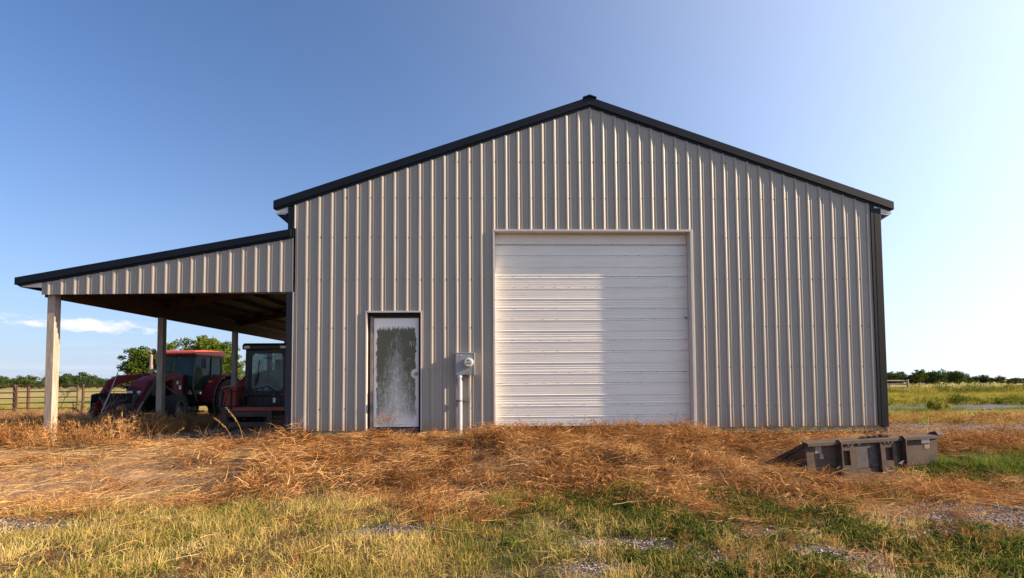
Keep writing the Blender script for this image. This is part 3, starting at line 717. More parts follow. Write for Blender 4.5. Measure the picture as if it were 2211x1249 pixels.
# ------------------------------------------------------------------ skid steer under the lean-to
sred = mat('skid_red_paint', (.36, .040, .020), .45, var=.2, scale=4, dirt=(.12, .06, .04), dirtamt=.35)
rust = mat('worn_steel', (.060, .040, .030), .8, var=.3, scale=8, dirt=(.05, .03, .025), dirtamt=.5)
sk = empty('skid_steer_loader', (-5.22, 12.3, float(ground_h(-5.3, 12))), R(0), 'red skid steer loader with black glazed cab parked under the lean-to roof', 'skid steer')
# local: front = -y
fr = MB()
for s in (-1, 1):
    fr.prism([(-.55, .78), (-.50, .78), (-.42, 1.86), (-.55, 1.86)], 'x', s*.44-.05, s*.44+.05) if 0 else fr.bar((s*.44, -.55, .72), (s*.44, -.50, 1.80), .09)
    fr.bar((s*.44, .55, .9), (s*.44, .55, 1.80), .08).bar((s*.44, -.5, 1.76), (s*.44, .55, 1.76), .08)
    fr.box(s*.46-.03, s*.46+.03, -.45, .55, .8, 1.05)
fr.bar((-.44, .55, 1.05), (.44, .55, 1.05), .06).bar((-.44, -.53, .80), (.44, -.53, .80), .10)
# front door frame with rounded corners
zb, zt2 = .84, 1.70; rr_ = .10
def rrect(hw, z0_, z1_, r_, n=5):
    o_ = []
    for (cx, cz, a0) in ((hw-r_, z1_-r_, 0), (-hw+r_, z1_-r_, 90), (-hw+r_, z0_+r_, 180), (hw-r_, z0_+r_, 270)):
        for k in range(n+1): a = R(a0+90*k/n); o_.append((cx+r_*math.cos(a), cz+r_*math.sin(a)))
    return o_
inn = rrect(.36, zb, zt2, .10); outr = [(x_*1.0, z_) for x_, z_ in rrect(.43, zb-.08, zt2+.06, .05)]
n_ = len(inn); v = [(x_, -.56, z_) for x_, z_ in outr]+[(x_, -.56, z_) for x_, z_ in inn]+[(x_, -.50, z_) for x_, z_ in outr]+[(x_, -.50, z_) for x_, z_ in inn]
f = []
for i in range(n_):
    j = (i+1) % n_; f += [(i, j, n_+j, n_+i), (2*n_+i, 3*n_+i, 3*n_+j, 2*n_+j), (n_+i, n_+j, 3*n_+j, 3*n_+i), (i, 2*n_+i, 2*n_+j, j)]
fr.add(v, f); fr.build('cab_frame', black, sk)
MB().prism([(-.66, 1.78), (-.66, 1.88), (-.58, 1.93), (.62, 1.90), (.62, 1.80)], 'x', -.52, .52).build('cab_roof', black, sk, bevel=.02)
MB().prism(inn, 'y', -.535, -.528).build('windshield', dglass, sk)
for s in (-1, 1): MB().box(s*.40-.065, s*.40+.065, -.685, -.655, 1.80, 1.865).build('headlight', lens, sk, bevel=.01)
sc_ = MB()
for k in range(10): sc_.bar((-.38+k*.085, .545, 1.08), (-.38+k*.085, .545, 1.72), .008)
for k in range(8): sc_.bar((-.42, .553, 1.12+k*.08), (.42, .553, 1.12+k*.08), .008)
o = sc_.build('rear_screen', black, sk); o['kind'] = 'stuff'
MB().bar((-.26, -.585, .98), (-.20, -.575, 1.22), .035).bar((-.20, -.575, 1.22), (-.165, -.57, 1.55), .016).bar((-.255, -.58, 1.05), (-.225, -.58, 1.2), .05, .02).build('wiper', black, sk)
MB().box(-.06, .12, -.58, -.565, 1.58, 1.60).build('door_handle', black, sk)
MB().box(-.25, .25, .15, .50, .75, 1.2).box(-.23, .23, .38, .52, 1.2, 1.6).build('seat', black, sk)
for s in (-1, 1):
    MB().prism([(-.88, .50), (-.90, .80), (-.82, .95), (-.30, .98), (.2, 1.20), (1.2, 1.35), (1.3, 1.1), (.9, .75), (.2, .55)], 'x', s*.70-.17, s*.70+.17).build('loader_arm', sred, sk, bevel=.02)
    MB().bar((s*.80, -.92, .85), (s*.80, -1.0, .50), .05).bar((s*.62, -.91, .90), (s*.58, -.99, .45), .035).build('hydraulic_line', black, sk)
    for yy in (-.45, .55): wheel(sk, 0, 0, .38, .26, .2, 14, s).location = (s*.66, yy, .38) if 0 else (s*.62, yy, .38)
for wobj in [o_ for o_ in sk.children if o_.name.startswith('wheel')]:
    wobj.rotation_euler = (0, 0, R(-90))
MB().box(-.50, .50, -.50, .9, .28, .72).build('chassis', black, sk)
MB().box(-.60, .60, -.96, -.90, .42, .50).build('cross_bar', sred, sk)
MB().box(.34, .42, -1.02, -1.01, .60, .70).build('sticker', paper, sk)
for x_ in (-.66, .30): MB().box(x_-.055, x_+.055, -1.09, -1.04, .03, .43).build('fork_upright', rust, sk)
for z_ in (.30, .07): MB().box(-.60, .24, -1.075, -1.04, z_, z_+.11).build('fork_rail', rust, sk)
for x_ in (-.5, .15): MB().box(x_-.06, x_+.06, -1.95, -1.10, .01, .045).build('fork_tine', rust, sk)
gd_ = MB(); rail = [(-.72, -1.02, .52), (-.60, -1.04, .86), (-.25, -1.07, .84), (.02, -1.08, .90), (.26, -1.08, .95), (.48, -1.05, .78), (.52, -1.02, .55)]
gd_.tube(rail, .014, 6); gd_.tube([(-.74, -1.02, .53), (.52, -1.03, .53)], .014, 6)
for k in range(7):
    x_ = -.42+k*.14; zz = np.interp(x_, [p[0] for p in rail[1:]], [p[2] for p in rail[1:]]); gd_.tube([(x_, -1.06, zz), (x_, -1.03, .53)], .011, 5)
gd_.build('brush_guard', black, sk)
MB().tube([(-.62, -.99, .92), (-.80, -1.0, .88), (-.95, -1.02, .70), (-.90, -1.0, .35), (-.88, -1.0, .05)], .018, 7).build('hose', rubber, sk)

# ------------------------------------------------------------------ skid steer bucket lying in the dry weeds
bkm = mat('rusty_black_steel', (.075, .060, .048), .80, var=.35, scale=5, bump=.3, bscale=30, dirt=(.13, .065, .034), dirtamt=.9, metal=0, spec=.25)
bkm2 = mat('dark_worn_plate', (.030, .032, .036), .7, var=.3, scale=6, dirt=(.17, .10, .06), dirtamt=.55)
bk = empty('loader_bucket_attachment', (4.30, 6.98, -.38), R(7.5), 'rusty black loader bucket attachment lying in dry weeds right of the garage door', 'bucket')
bk.rotation_euler = (R(-3), R(-1.6), R(8.2)); bk.scale = (1.09, 1, .88)
W_, H_ = 1.98, .60; D_ = .72
# local x along the width, y = depth away from camera, z up
b0 = MB().prism([(0, 0), (0, H_), (.014, H_), (.014, .0)], 'x', 0, W_).build('back_plate', bkm, bk)
MB().prism([(.016, 0), (.016, .014), (D_, .014), (D_, 0)], 'x', .016, W_-.016).build('floor_plate', bkm, bk)
for x_ in (0, W_-.012):
    MB().prism([(.016, 0), (.016, H_), (.05, H_), (D_-.03, .27), (D_+.03, .24), (D_+.05, .02), (D_-.05, 0)], 'x', x_, x_+.012).build('side_plate', bkm, bk)
    MB().prism([(.03, H_+.001), (.03, H_-.06), (D_-.04, .20), (D_-.04, .285)], 'x', x_-.016 if x_ == 0 else x_+.012, x_ if x_ == 0 else x_+.030).build('side_cutter', rust, bk)
MB().prism([(D_-.02, .016), (D_+.10, .0), (D_+.10, .012), (D_-.02, .03)], 'x', .016, W_-.016).build('cutting_edge', rust, bk)
MB().prism([(-.055, H_+.002), (-.055, H_-.05), (-.045, H_-.05), (-.045, H_-.01), (.08, H_-.01+.03), (.08, H_+.035)], 'x', -.01, W_+.04).build('top_lip', bkm, bk, bevel=.003)
MB().prism([(-.06, H_+.004), (-.02, H_+.07), (.09, H_+.04), (.09, H_-.05), (0, H_-.06)], 'x', W_-.02, W_+.05).build('lip_corner', rust, bk)
for x_ in (.44, 1.40):
    MB().prism([(-.002, -.01), (-.085, .02), (-.10, H_-.02), (-.06, H_+.03), (-.002, H_+.02)], 'x', x_, x_+.018).build('gusset', rust, bk)
MB().box(1.04, 1.055, -.07, -.002, .02, H_-.06).build('gusset', rust, bk)
# mounting plate with two framed pockets
def framed(x0, x1, z0_, z1_, wx0, wx1, wz0, wz1, y=-.045):
    m_ = MB()
    m_.box(x0, wx0, y, -.003, z0_, z1_).box(wx1, x1, y, -.003, z0_, z1_).box(wx0+.0005, wx1-.0005, y, -.003, z0_, wz0).box(wx0+.0005, wx1-.0005, y, -.003, wz1, z1_)
    return m_.build('mounting_plate', bkm, bk)
framed(.465, .70, .05, .52, .50, .60, .22, .45); framed(1.06, 1.30, .04, .52, 1.13, 1.24, .25, .46)
MB().box(.70+.002, 1.035, -.022, -.003, .16, .53).build('wear_plate', bkm2, bk)
MB().prism([(-.03, .03), (-.035, .03), (-.026, .15), (-.003, .15), (-.003, .03)], 'x', .72, 1.02).build('lower_hook', bkm, bk)
for x_ in (.50, 1.10): 
    MB().box(x_, x_+.20, -.13, -.048, .015, .03).build('latch_shelf', rust, bk)
for x_ in (.56, .62, .72, 1.10, 1.16, 1.22): MB().box(x_, x_+.03, -.062, -.056, H_-.075, H_-.045).build('lip_notch', dark, bk)
rr = random.Random(4)
for k in range(5):
    x_ = .86+k*.09; MB().box(x_, x_+rr.uniform(.04, .08), -.01, .05, H_+.036, H_+rr.uniform(.05, .075)).build('dirt_clod', mat('clod', (.06, .045, .03), .95) if k == 0 else bpy.data.materials['clod'], bk)
MB().box(.13, .22, -.004, -.002, .43, .56).box(.19, .24, -.0045, -.002, .34, .42).build('worn_decal', mat('worn_decal', (.28, .21, .15), .7, var=.3, scale=12), bk)
MB().box(1.74, 1.87, -.004, -.002, .48, .55).build('white_decal', paper, bk); MB().box(1.78, 1.86, -.004, -.002, .39, .46).build('tan_decal', mat('tan_decal', (.24, .15, .08), .7, var=.2), bk)
MB().box(.01, W_-.01, -.008, -.002, .145, .152).build('weld_seam', rust, bk)
for x_ in (.38, 1.30): MB().tube([(x_, -.05, .19), (x_+.09, -.05, .235)], .013, 6).build('pin', chrome, bk)
# ------------------------------------------------------------------ plant matter
rng = np.random.default_rng(7)
def ribbons(p0, dirs, L, wd, seg, droop, rg, wob=.15):
    """n thin curved ribbons; returns verts, quads, per-vertex v"""
    n = len(p0); P_ = np.zeros((n, seg+1, 3)); P_[:, 0] = p0; d = dirs/np.linalg.norm(dirs, axis=1, keepdims=True)
    stp = (L/seg)[:, None]
    for k in range(seg):
        P_[:, k+1] = P_[:, k]+d*stp
        d = d+rg.normal(0, wob, (n, 3)); d[:, 2] -= droop*(k+1)/seg; d /= np.linalg.norm(d, axis=1, keepdims=True)
    side = np.cross(dirs, rg.normal(0, 1, (n, 3))); side /= np.linalg.norm(side, axis=1, keepdims=True)+1e-9
    tp = np.linspace(1, .25, seg+1)[None, :, None]
    w_ = (wd[:, None, None]*.5)*tp*side[:, None, :]
    V = np.stack([P_-w_, P_+w_], 2).reshape(-1, 3)
    b0_ = (np.arange(n)*(seg+1)*2)[:, None]; k = np.arange(seg)[None, :]*2
    F = np.stack([b0_+k, b0_+k+1, b0_+k+3, b0_+k+2], -1).reshape(-1, 4)
    vv = np.repeat(rg.random(n), (seg+1)*2)
    return V, F, vv
def merge(parts):
    V = []; F = []; A_ = []; o_ = 0
    for v, f, a in parts: V.append(v); F.append(f+o_); A_.append(a); o_ += len(v)
    return np.concatenate(V), np.concatenate(F), np.concatenate(A_)
def tuft(seed, n, rad, h0, h1, lean, wd, seg=3, droop=.35):
    rg = np.random.default_rng(seed); a = rg.random(n)*6.283; r_ = rad*np.sqrt(rg.random(n))
    p = np.stack([r_*np.cos(a), r_*np.sin(a), np.full(n, -.01)], -1); a2 = a+rg.normal(0, .9, n); ln = np.abs(rg.normal(0, lean, n))
    d = np.stack([np.cos(a2)*np.sin(ln), np.sin(a2)*np.sin(ln), np.cos(ln)], -1)
    return ribbons(p, d, rg.uniform(h0, h1, n), rg.uniform(.6, 1.3, n)*wd, seg, droop, rg)
def tangle(seed, n, rad, h, L, wd, seg=4):
    rg = np.random.default_rng(seed); a = rg.random(n)*6.283; r_ = rad*np.sqrt(rg.random(n))
    p = np.stack([r_*np.cos(a), r_*np.sin(a), rg.random(n)**1.5*h], -1); a2 = rg.random(n)*6.283; e = rg.normal(.12, .45, n)
    d = np.stack([np.cos(a2)*np.cos(e), np.sin(a2)*np.cos(e), np.sin(e)], -1)
    return ribbons(p, d, rg.uniform(.4, 1, n)*L, rg.uniform(.5, 1.3, n)*wd, seg, .30, rg, .20)
def leaves(seed, cs, n, rad, size, flat=1.0):
    """quads spread round centres cs"""
    rg = np.random.default_rng(seed); c = np.repeat(cs, n, 0); m_ = len(c)
    off = rg.normal(0, 1, (m_, 3)); off /= np.linalg.norm(off, axis=1, keepdims=True); off *= (rg.random(m_)**.5)[:, None]*rad; off[:, 2] *= flat
    p = c+off; a_ = rg.normal(0, 1, (m_, 3)); a_ /= np.linalg.norm(a_, axis=1, keepdims=True); b_ = np.cross(a_, rg.normal(0, 1, (m_, 3))); b_ /= np.linalg.norm(b_, axis=1, keepdims=True)
    s_ = (size*rg.uniform(.5, 1.2, m_))[:, None]
    V = np.stack([p-a_*s_, p-b_*s_*.45, p+a_*s_, p+b_*s_*.45], 1).reshape(-1, 3); F = np.arange(m_*4).reshape(-1, 4)
    return V, F, np.repeat(rg.random(m_)*.6+np.repeat(rg.random(len(cs)), n)*.4, 4)

straw = bladem('dry_weed_straw', [(.15, (.05, .022, .009)), (.32, (.20, .085, .028)), (.48, (.44, .222, .080)), (.66, (.63, .37, .145)), (.88, (.80, .59, .31))], .22, 1.1, (.62, .50, .44))
pale = bladem('pale_dry_grass', [(.15, (.25, .14, .05)), (.45, (.55, .35, .14)), (.75, (.72, .52, .25)), (1, (.80, .66, .40))], .25, .8)
greenb = bladem('green_grass', [(.10, (.022, .036, .008)), (.32, (.075, .115, .018)), (.50, (.19, .215, .035)), (.68, (.42, .37, .085)), (.9, (.68, .52, .20))], .35, 1.0)
yellowb = bladem('yellowing_grass', [(.10, (.10, .085, .018)), (.35, (.34, .26, .065)), (.58, (.62, .46, .15)), (.85, (.80, .62, .28))], .35, 1.2)
lowgreen = bladem('low_green_cover', [(.1, (.032, .045, .010)), (.5, (.085, .115, .022)), (.9, (.24, .25, .055))], .3, 1.6)
brownweed = bladem('brown_weeds', [(.1, (.06, .030, .018)), (.45, (.20, .11, .055)), (.8, (.40, .24, .12))], .2, .7)
verge = bladem('verge_grass', [(.1, (.05, .065, .010)), (.4, (.18, .18, .03)), (.7, (.42, .35, .07)), (.95, (.62, .48, .15))], .4, .25)

def feather(seed, n=7, h=.26):
    rg = np.random.default_rng(seed); parts = []
    a = rg.random(n)*6.283; p = np.stack([rg.normal(0, .03, n), rg.normal(0, .03, n), np.zeros(n)], -1); ln = np.abs(rg.normal(0, .4, n))
    d = np.stack([np.cos(a)*np.sin(ln), np.sin(a)*np.sin(ln), np.cos(ln)], -1); L = rg.uniform(.5, 1, n)*h
    parts.append(ribbons(p, d, L, np.full(n, .005), 3, .15, rg))
    m_ = 22; k = np.repeat(np.arange(n), m_); u = rg.uniform(.25, 1, n*m_); q = p[k]+d[k]*(L[k]*u)[:, None]
    e = d[k]*.6+rg.normal(0, .6, (n*m_, 3)); parts.append(ribbons(q, e, rg.uniform(.02, .055, n*m_), np.full(n*m_, .0048), 2, .1, rg))
    return merge(parts)
def flatmat(seed, n=34):
    rg = np.random.default_rng(seed); a0 = rg.random()*6.283; a = a0+rg.normal(0, .7, n)
    p = np.stack([rg.normal(0, .13, n), rg.normal(0, .13, n), rg.uniform(.0, .05, n)], -1)
    return ribbons(p, np.stack([np.cos(a), np.sin(a), rg.normal(.08, .15, n)], -1), rg.uniform(.12, .38, n), rg.uniform(.004, .0065, n), 4, .12, rg, .09)
def variants(name, gens, m_):
    col = bpy.data.collections.new(name)
    for i, (V, F, A_) in enumerate(gens):
        o_ = bpy.data.objects.new(name, npmesh(name, V, F, m_, {'v': ('FLOAT', A_)})); col.objects.link(o_)
    return col
def scatter(name, label, cat, col, x, y, scl, zoff=0.0, tilt=.12, z=None, zs=None):
    n = len(x); nv = len(col.objects)
    z = ground_h(x, y)+zoff if z is None else z
    z = z+micro(x, y)
    rot = np.stack([rng.normal(0, tilt, n), rng.normal(0, tilt, n), rng.random(n)*6.283], -1)
    sc_ = np.stack([scl, scl, scl if zs is None else zs], -1)
    me = npmesh(name, np.stack([x, y, z], -1), np.zeros((0, 3), int), None,
                {'rot': ('FLOAT_VECTOR', rot), 'scl': ('FLOAT_VECTOR', sc_), 'idx': ('INT', rng.integers(0, nv, n))})
    o_ = bpy.data.objects.new(name, me); C.objects.link(o_)
    ng = bpy.data.node_groups.new(name, 'GeometryNodeTree')
    ng.interface.new_socket('Geometry', in_out='INPUT', socket_type='NodeSocketGeometry'); ng.interface.new_socket('Geometry', in_out='OUTPUT', socket_type='NodeSocketGeometry')
    N = ng.nodes; Lk = ng.links.new
    gi = N.new('NodeGroupInput'); go = N.new('NodeGroupOutput'); ip = N.new('GeometryNodeInstanceOnPoints'); ci = N.new('GeometryNodeCollectionInfo')
    ci.inputs['Collection'].default_value = col; ci.inputs['Separate Children'].default_value = True; ci.inputs['Reset Children'].default_value = True
    def na(nm, tp):
        q = N.new('GeometryNodeInputNamedAttribute'); q.data_type = tp; q.inputs[0].default_value = nm; return q.outputs[0]
    er = N.new('FunctionNodeEulerToRotation'); Lk(na('rot', 'FLOAT_VECTOR'), er.inputs[0])
    Lk(gi.outputs[0], ip.inputs['Points']); Lk(ci.outputs[0], ip.inputs['Instance']); ip.inputs['Pick Instance'].default_value = True
    Lk(na('idx', 'INT'), ip.inputs['Instance Index']); Lk(er.outputs[0], ip.inputs['Rotation']); Lk(na('scl', 'FLOAT_VECTOR'), ip.inputs['Scale']); Lk(ip.outputs[0], go.inputs[0])
    md = o_.modifiers.new('scatter', 'NODES'); md.node_group = ng
    return tag(o_, label, cat, kind='stuff')
def sample(x0, x1, y0, y1, per_m2, fn):
    n = int((x1-x0)*(y1-y0)*per_m2); x = rng.uniform(x0, x1, n); y = rng.uniform(y0, y1, n)
    # keep only what could be seen from near the photograph's viewpoint
    keep = (np.abs(x-.03*y) < y*1.13+1.6) & (rng.random(n) < fn(x, y))
    return x[keep], y[keep]
def outside(x, y): return ~((x > XL-.02) & (x < XR+.05) & (y > YF-.05) & (y < YB))
def U(n, a, b_): return rng.uniform(a, b_, n)

# dry tangled weeds heaped in front of the shed
cT = variants('weed_tangle', [tangle(10+i, 52, .15, .13, .16, .0058) for i in range(8)], straw)
def f_t(x, y):
    g_, v_, t_ = zones(x, y); return np.clip(2.8*fbm(x, y, 1.35, 26)-.75, .12, 1)*np.clip(1.05-g_*1.15, 0, 1)*np.clip(1-v_*1.1, .0, 1)*(1-.93*np.clip(t_*1.4, 0, 1))*np.clip(.25+1.5*fbm(x, y, 1.6, 21), 0, 1)*outside(x, y)
x, y = sample(-13, 15, 5.0, 9.45, 48, f_t)
lowz = np.where((x > 0) & (x < 3.8), 1, .2+.8*ss(9.4, 8.5, y))
hp = (.05+1.95*fbm(x, y, 1.7, 31))*lowz
ok = ~((x > 4.25) & (x < 6.6) & (y > 6.55) & (y < 7.9)); x, y, hp = x[ok], y[ok], hp[ok]
scatter('dry_weeds', 'matted orange brown dead weeds heaped in front of the shed wall', 'dead weeds', cT, x, y, U(len(x), .55, 1.35)*hp, .0, .3)
x, y = sample(XL, XR, 9.0, 9.46, 45, lambda x, y: .35+.65*(fbm(x, y, 1.2, 44) > .42))
ok = ((x > -.2) & (x < 3.9)) | (rng.random(len(x)) < .22); x, y = x[ok], y[ok]
scatter('wall_weeds', 'feathery dry weeds growing along the foot of the garage door', 'dead weeds', cT, x, y, U(len(x), .6, 1.2), .02, .2, zs=U(len(x), .6, 1.9)*np.where((x > 0) & (x < 3.8), 1.15, .6))
cM = variants('weed_mat', [flatmat(400+i) for i in range(7)], straw)
x, y = sample(-13, 15, 5.0, 9.45, 55, lambda x, y: np.clip(1.05-zones(x, y)[0], .05, 1)*np.clip(1-zones(x, y)[1], 0, 1)*(1-.9*np.clip(1.3*zones(x, y)[2], 0, 1))*np.clip(2.4*fbm(x, y, 1.1, 27)-.5, .15, 1)*outside(x, y)*np.where((y > 9.0) & ((x > 3.9) | (x < -.1)), .15, 1)*np.where((x > 4.2) & (x < 6.75) & (y > 6.65) & (y < 7.9), .06, 1))
scatter('flattened_weeds', 'flattened rusty brown stalks matted over the bank before the shed', 'dead weeds', cM, x, y, U(len(x), .6, 1.3), .0, .12)
cF = variants('feathery_weed_clump', [feather(430+i) for i in range(8)], straw)
x, y = sample(-13, 12, 6.2, 9.42, 30, lambda x, y: f_t(x, y)*np.clip(4*fbm(x, y, .9, 29)-1.7, 0, 1)*(1-.8*zones(x, y)[2])*~((x > 4.0) & (x < 6.8) & (y < 8)))
scatter('feathery_weeds', 'upright feathery seeded weeds standing in patches on the bank', 'dead weeds', cF, x, y, U(len(x), .45, 1.0)*np.where((y > 8.5) & ((x < 0) | (x > 3.8)), .35, 1), .0, .2)
x, y = sample(-.1, 3.8, 8.7, 9.45, 60, lambda x, y: np.clip(3.5*fbm(x, y, 1.4, 28)-1.1, 0, 1))
scatter('door_weeds', 'feathery tan weeds rising against the bottom of the garage door', 'dead weeds', cF, x, y, U(len(x), .7, 1.35), .0, .2)
x, y = sample(-11, -6.5, 8.6, 11.5, 26, lambda x, y: np.clip(3*fbm(x, y, .9, 39)-.9, 0, 1))
scatter('post_weeds', 'tall dry weeds crowding the foot of the front lean-to post', 'dead weeds', cF, x, y, U(len(x), 1.0, 1.9), .0, .2)
x, y = sample(-5, 9, 2.7, 6.4, 16, lambda x, y: np.clip(4.2*fbm(x, y, .8, 41)-2.0, 0, 1))
scatter('lawn_weeds', 'tan seeded weed clumps scattered through the foreground lawn', 'dead weeds', cF, x, y, U(len(x), .35, .7), .0, .25)
# upright dry stems poking out
cU = variants('dry_grass_tuft', [tuft(40+i, 24, .09, .08, .24, .85, .0052, 4, .5) for i in range(5)], pale)
x, y = sample(-13, 15, 5.2, 9.44, 10, lambda x, y: f_t(x, y)*np.clip(2.6*fbm(x, y, .9, 52)-.8, 0.05, 1))
scatter('dry_grass', 'pale dry grass stems poking out of the dead weeds', 'dry grass', cU, x, y, U(len(x), .5, 1.15), 0, .3)
x, y = sample(-3.2, .2, 5.1, 6.5, 90, lambda x, y: np.exp(-((y-(5.95-.15*(x+1.5)))/.30)**2))
scatter('pale_straw_band', 'light straw coloured grass band at the edge of the green lawn', 'dry grass', cU, x, y, U(len(x), .35, .75), 0, .35)
# green and yellowing grass in the foreground
cG = variants('green_tuft', [tuft(70+i, 26, .09, .035, .11, .8, .0058, 3, .5) for i in range(6)], greenb)
cY = variants('yellow_tuft', [tuft(90+i, 30, .10, .04, .13, .9, .0050, 4, .55) for i in range(6)], yellowb)
def f_g(x, y):
    g_, v_, t_ = zones(x, y); dark_ = ss(.5, 2.5, x)*ss(6.1, 5.2, y)
    return g_*np.clip(1-1.6*v_, 0, 1)*np.clip(3.6*fbm(x, y, 1.1, 61)-1.2, .06, 1)*(1-.6*dark_)
def f_y(x, y):
    g_, v_, t_ = zones(x, y); lf = ss(.6, -1.5, x)*ss(5.9, 4.6, y)
    return g_*np.clip(1-1.6*v_, 0, 1)*np.clip(3.2*fbm(x, y, .9, 77)-.9+.8*lf, .16, 1)
x, y = sample(-9, 10, 2.6, 7.4, 105, f_g); scatter('green_grass', 'short green grass across the foreground', 'grass', cG, x, y, U(len(x), .6, 1.25))
x, y = sample(-9, 10, 2.6, 6.8, 150, f_y); scatter('yellow_grass', 'yellowing dry grass tufts mixed through the foreground lawn', 'grass', cY, x, y, U(len(x), .55, 1.3))
cL = variants('low_cover', [leaves(110+i, np.stack([np.random.default_rng(i).normal(0, .07, 26), np.random.default_rng(i+50).normal(0, .07, 26), np.random.default_rng(i+90).uniform(.005, .045, 26)], -1), 9, .022, .011) for i in range(5)], lowgreen)
x, y = sample(-.5, 10, 2.6, 7.2, 150, lambda x, y: zones(x, y)[0]*np.clip(1-1.4*zones(x, y)[1], 0, 1)*np.clip(3.0*fbm(x, y, .9, 85)-1.05, 0, 1)*ss(-.5, 2.2, x))
scatter('ground_cover', 'dark green creeping ground cover at the lower right', 'ground cover', cL, x, y, U(len(x), .8, 1.5))
x, y = sample(5.4, 10, 5.8, 8.2, 75, lambda x, y: ell(x, y, [(6.9, 7.1, 1.1, .7, 1), (8.6, 7.4, 1.8, .6, 1)]))
cB = variants('lush_tuft', [tuft(130+i, 36, .07, .09, .20, .45, .0055, 3, .45) for i in range(4)], bladem('lush_green_grass', [(.1, (.035, .055, .010)), (.5, (.12, .18, .028)), (.9, (.40, .40, .09))], .35, 1.2))
scatter('lush_grass', 'bright green grass patch right of the loader bucket', 'grass', cB, x, y, U(len(x), .7, 1.2))
# tall grass clump in the middle foreground
x, y = sample(-.6, 2.4, 5.2, 6.5, 30, lambda x, y: ell(x, y, [(.3, 5.7, .7, .4, 1), (1.6, 6.1, .8, .3, .8)]))
scatter('tall_grass', 'taller green and yellow grass clump in the middle foreground', 'grass', cB, x, y, U(len(x), .9, 1.35))
x, y = sample(.6, 9, 2.7, 5.9, 26, lambda x, y: np.clip(3.4*fbm(x, y, 1.2, 140)-1.35, 0, 1)*ss(.4, 2, x))
scatter('straw_piles', 'scattered tan straw piles between gravel patches at the lower right', 'straw', cM, x, y, U(len(x), .5, 1.0), .0, .15)
# thin straw lying everywhere
def lying(seed, n=9):
    rg = np.random.default_rng(seed); a = rg.random(n)*6.283; p = np.stack([rg.normal(0, .15, n), rg.normal(0, .15, n), rg.uniform(.01, .03, n)], -1)
    return ribbons(p, np.stack([np.cos(a), np.sin(a), rg.normal(.05, .08, n)], -1), rg.uniform(.1, .35, n), rg.uniform(.003, .005, n), 4, .06, rg, .10)
cS = variants('loose_straw', [lying(160+i) for i in range(6)], pale)
x, y = sample(-13, 15, 2.8, 10.6, 16, lambda x, y: (1-.55*zones(x, y)[0])*outside(x, y)*np.clip(.5+zones(x, y)[2], 0, 1))
scatter('loose_straw', 'loose straw stems lying flat on the bare track and weeds', 'straw', cS, x, y, U(len(x), .6, 1.3), .0, .06)
x, y = sample(-11, -2.8, 4.8, 9.6, 34, lambda x, y: np.clip(zones(x, y)[2], 0, 1)*np.clip(2.2*fbm(x, y, 1.5, 33)-.3, 0, 1))
scatter('track_straw', 'flattened straw pressed into the wheel track at the left', 'straw', cS, x, y, U(len(x), .6, 1.3), .0, .05)
# gravel
def pebble(seed):
    rg = np.random.default_rng(seed); V = []; F = []; A_ = []
    for k in range(7):
        c = np.array([rg.normal(0, .05), rg.normal(0, .05), .002]); s_ = rg.uniform(.005, .014)
        o8 = np.array([(1, 0, 0), (0, 1, 0), (-1, 0, 0), (0, -1, 0), (0, 0, .7), (0, 0, -.7)])*s_*rg.uniform(.6, 1.3, (6, 1)); o_ = len(V)*0+6*k
        V.append(c+o8); F += [(o_+a, o_+b_, o_+c_) for a, b_, c_ in ((0, 1, 4), (1, 2, 4), (2, 3, 4), (3, 0, 4), (1, 0, 5), (2, 1, 5), (3, 2, 5), (0, 3, 5))]; A_ += [rg.random()]*6
    return np.concatenate(V), np.array(F), np.array(A_)
m, t, b = newmat('limestone_gravel')
a_ = t.n('ShaderNodeAttribute', attribute_name='v').outputs['Fac']
link(t, t.ramp(a_, [(0, (.12, .085, .06)), (.5, (.27, .215, .17)), (1, (.50, .42, .35))]), b.inputs['Base Color']); b.inputs['Roughness'].default_value = .9
cP = variants('gravel_stone', [pebble(200+i) for i in range(6)], m)
x, y = sample(-9, 16, 2.7, 11.8, 130, lambda x, y: np.clip(zones(x, y)[1]*1.0, 0, 1)*outside(x, y))
scatter('gravel', 'pale crushed gravel showing through bare patches', 'gravel', cP, x, y, U(len(x), .7, 1.4), .004)
x, y = sample(XL, XR, 9.1, 9.5, 120, lambda x, y: .8+0*x); scatter('wall_gravel', 'grey gravel strip along the skirt board', 'gravel', cP, x, y, U(len(x), .7, 1.5), .004)
# brown weeds left yard and under the lean-to
cW = variants('brown_weed', [merge([tangle(220+i, 55, .22, .16, .22, .006), tuft(240+i, 26, .12, .2, .42, .5, .005, 4, .3)]) for i in range(5)], brownweed)
cW2 = variants('tan_weed', [merge([tangle(260+i, 55, .22, .16, .22, .006), tuft(280+i, 26, .12, .15, .36, .6, .005, 4, .3)]) for i in range(5)], straw)  # similar weed clumps in the tan straw colour
def f_w(x, y):
    lean = (x > -7.6) & (x < XL) & (y > 9.6)
    return np.clip(2.2*fbm(x, y, .7, 91)-.35, .1, 1)*outside(x, y)*np.where(lean, .12, 1)*np.where(x > XL, 0, 1)
x, y = sample(-30, -3.8, 9.2, 27, 12, f_w); scatter('brown_weeds', 'brown dead weeds covering the yard left of the lean-to posts', 'dead weeds', cW, x, y, U(len(x), .6, 1.2)*(1+.02*(y-9)))
x, y = sample(-30, -7.0, 8.6, 24, 7, lambda x, y: f_w(x, y)); scatter('tan_weeds', 'tan dried weeds around the front post of the lean-to', 'dead weeds', cW2, x, y, U(len(x), .6, 1.25)*(1+.02*(y-9)))
